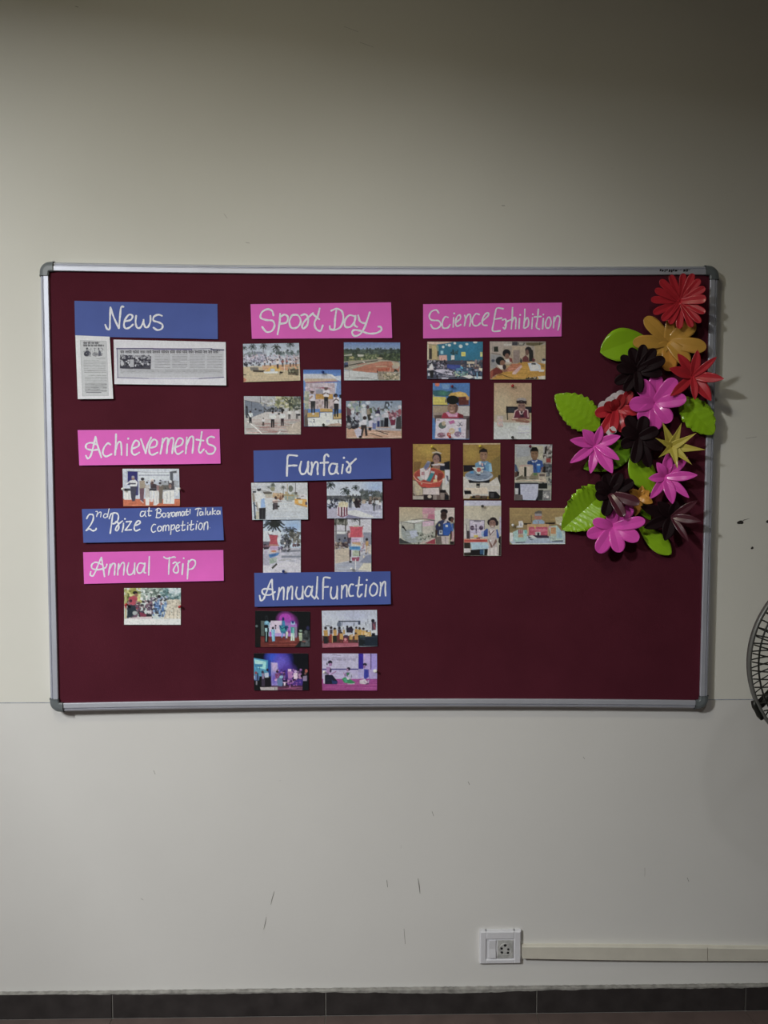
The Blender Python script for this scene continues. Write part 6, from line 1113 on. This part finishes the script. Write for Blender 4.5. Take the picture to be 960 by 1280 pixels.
# open up: the lathe caps both ends, so build the band as a proper ring instead
rim = [c for c in fan.children if c.name.startswith('rim')][0]
bm = bmesh.new(); prof = [(FR, -0.005), (FR, 0.005), (FR-0.0055, 0.006), (FR-0.0055, -0.006)]
vv = [[bm.verts.new((r*math.cos(2*math.pi*k/n)+fcx-parent_loc(fan).x, FY+y-parent_loc(fan).y, r*math.sin(2*math.pi*k/n)+fcz)) for (r, y) in prof] for k in range(n)]
for k in range(n):
    for j in range(4): bm.faces.new((vv[k][j], vv[k][(j+1) % 4], vv[(k+1) % n][(j+1) % 4], vv[(k+1) % n][j]))
for f_ in bm.faces: f_.smooth = True
bm.to_mesh(rim.data); bm.free()
NWI = 72
def cage(name, sgn, tw, depth, phase):
    g = Geo()
    for k in range(NWI):
        a0 = 2*math.pi*(k+phase)/NWI; pts = []
        for i in range(12):
            t = i/11; r = FR-0.006-(FR-0.05)*t
            y = sgn*(0.006+depth*math.sin(min(1, t*1.25)*math.pi/2))
            pts.append(P(r, a0+tw*(1-math.exp(-t*5)), y))
        g.tube(pts, 0.0015, 4, cap=False)
    c = g.build(name, M['fan_black'], fan); c['kind'] = 'stuff'
    for rr, yy in ((FR-0.017, 0.85), (FR-0.075, 0.97)) if sgn < 0 else ((FR-0.07, 0.9),):
        g = Geo(); t = (FR-0.006-rr)/(FR-0.05)
        y = sgn*(0.006+depth*math.sin(min(1, t*1.25)*math.pi/2))
        g.tube([P(rr, 2*math.pi*k/72, y) for k in range(72)], 0.0019, 5, closed=True); g.build('cage_ring', M['fan_black'], fan, smooth=True)
    return c
cage('front_wires', -1, 0.02, 0.045, 0.0)
cage('rear_wires', 1, -0.01, 0.045, 0.0)
Geo().lathe((fcx, FY, fcz), [(0.002, -0.057), (0.035, -0.055), (0.05, -0.051), (0.05, -0.047), (0.002, -0.047)], 28).build('front_badge', M['fan_grey'], fan, smooth=True)
Geo().lathe((fcx, FY, fcz), [(0.03, 0.047), (0.062, 0.049), (0.064, 0.12), (0.055, 0.16), (0.02, 0.17)], 28).build('motor', M['fan_grey'], fan, smooth=True)
hub = Geo().lathe((fcx, FY, fcz), [(0.01, -0.03), (0.032, -0.025), (0.036, 0.03), (0.01, 0.04)], 20).build('hub', M['fan_blade'], fan, smooth=True)
Geo().tube([(fcx, FY+0.03, fcz), (fcx, FY+0.07, fcz)], 0.006, 8).build('shaft', M['fan_grey'], fan)
for k in range(3):
    a0 = 2*math.pi*k/3+0.9; v = []; f = []; nr, na = 8, 6
    for sd in (0, 1):
        for i in range(nr+1):
            r = 0.034+(0.148-0.034)*i/nr; wd = 0.35+0.25*math.sin(math.pi*i/nr*0.9)
            for j in range(na+1):
                s_ = j/na-0.5; v.append(P(r, a0+s_*wd*1.3+0.25*i/nr, s_*0.045+0.0015*sd))
    q = (nr+1)*(na+1)
    for i in range(nr):
        for j in range(na):
            z = i*(na+1)+j; t_ = (z, z+1, z+na+2, z+na+1); f += [t_, tuple(q+x for x in reversed(t_))]
    ring = [i*(na+1) for i in range(nr+1)]+[nr*(na+1)+j for j in range(1, na+1)]+[i*(na+1)+na for i in range(nr-1, -1, -1)]+[j for j in range(na-1, 0, -1)]
    for x_, y_ in zip(ring, ring[1:]+ring[:1]): f.append((x_, y_, q+y_, q+x_))
    link('blade', v, f, M['fan_blade'], hub, smooth=True)
# clip on the rim and the strut behind it
ca = math.atan2(-(889-826), (946-1061.0))
clip = Geo()
for da, rr in ((-0.055, FR+0.002), (0.055, FR+0.002)):
    pass
pc = [P(FR+0.004, ca+t, 0) for t in (-0.10, -0.05, 0.0, 0.05, 0.10)]
clip.tube(pc, [0.004, 0.0065, 0.0055, 0.0065, 0.004], 8)
clip.build('rim_clip', M['fan_black'], fan, smooth=True)
Geo().tube([P(FR-0.012, ca, 0.014), P(FR-0.05, ca-0.02, 0.03), P(0.06, ca, 0.07)], [0.008, 0.0085, 0.010], 8).build('rear_strut', M['fan_black'], fan, smooth=True)
for i in range(3):
    a = ca+2*math.pi/3*(i+0.0)
    if i: Geo().tube([P(FR-0.012, a, 0.014), P(FR-0.05, a, 0.03), P(0.06, a, 0.07)], [0.006, 0.0065, 0.008], 8).build('rear_strut', M['fan_black'], fan, smooth=True)
py = FY+0.11
Geo().tube([(fcx, py, fcz-0.05), (fcx, py, fcz-0.14)], 0.022, 12).build('neck', M['fan_grey'], fan)
Geo().tube([(fcx, py, fcz-0.14), (fcx, py, 0.62)], 0.012, 12).build('pole', M['steel'], fan)
Geo().tube([(fcx, py, 0.62), (fcx, py, 0.04)], 0.017, 12).build('lower_pole', M['fan_grey'], fan)
Geo().lathe((fcx, py, 0), [(0.20, 0.0), (0.20, 0.012), (0.17, 0.026), (0.04, 0.042), (0.02, 0.05)], 40, axis='z').build('base', M['fan_grey'], fan, smooth=True)
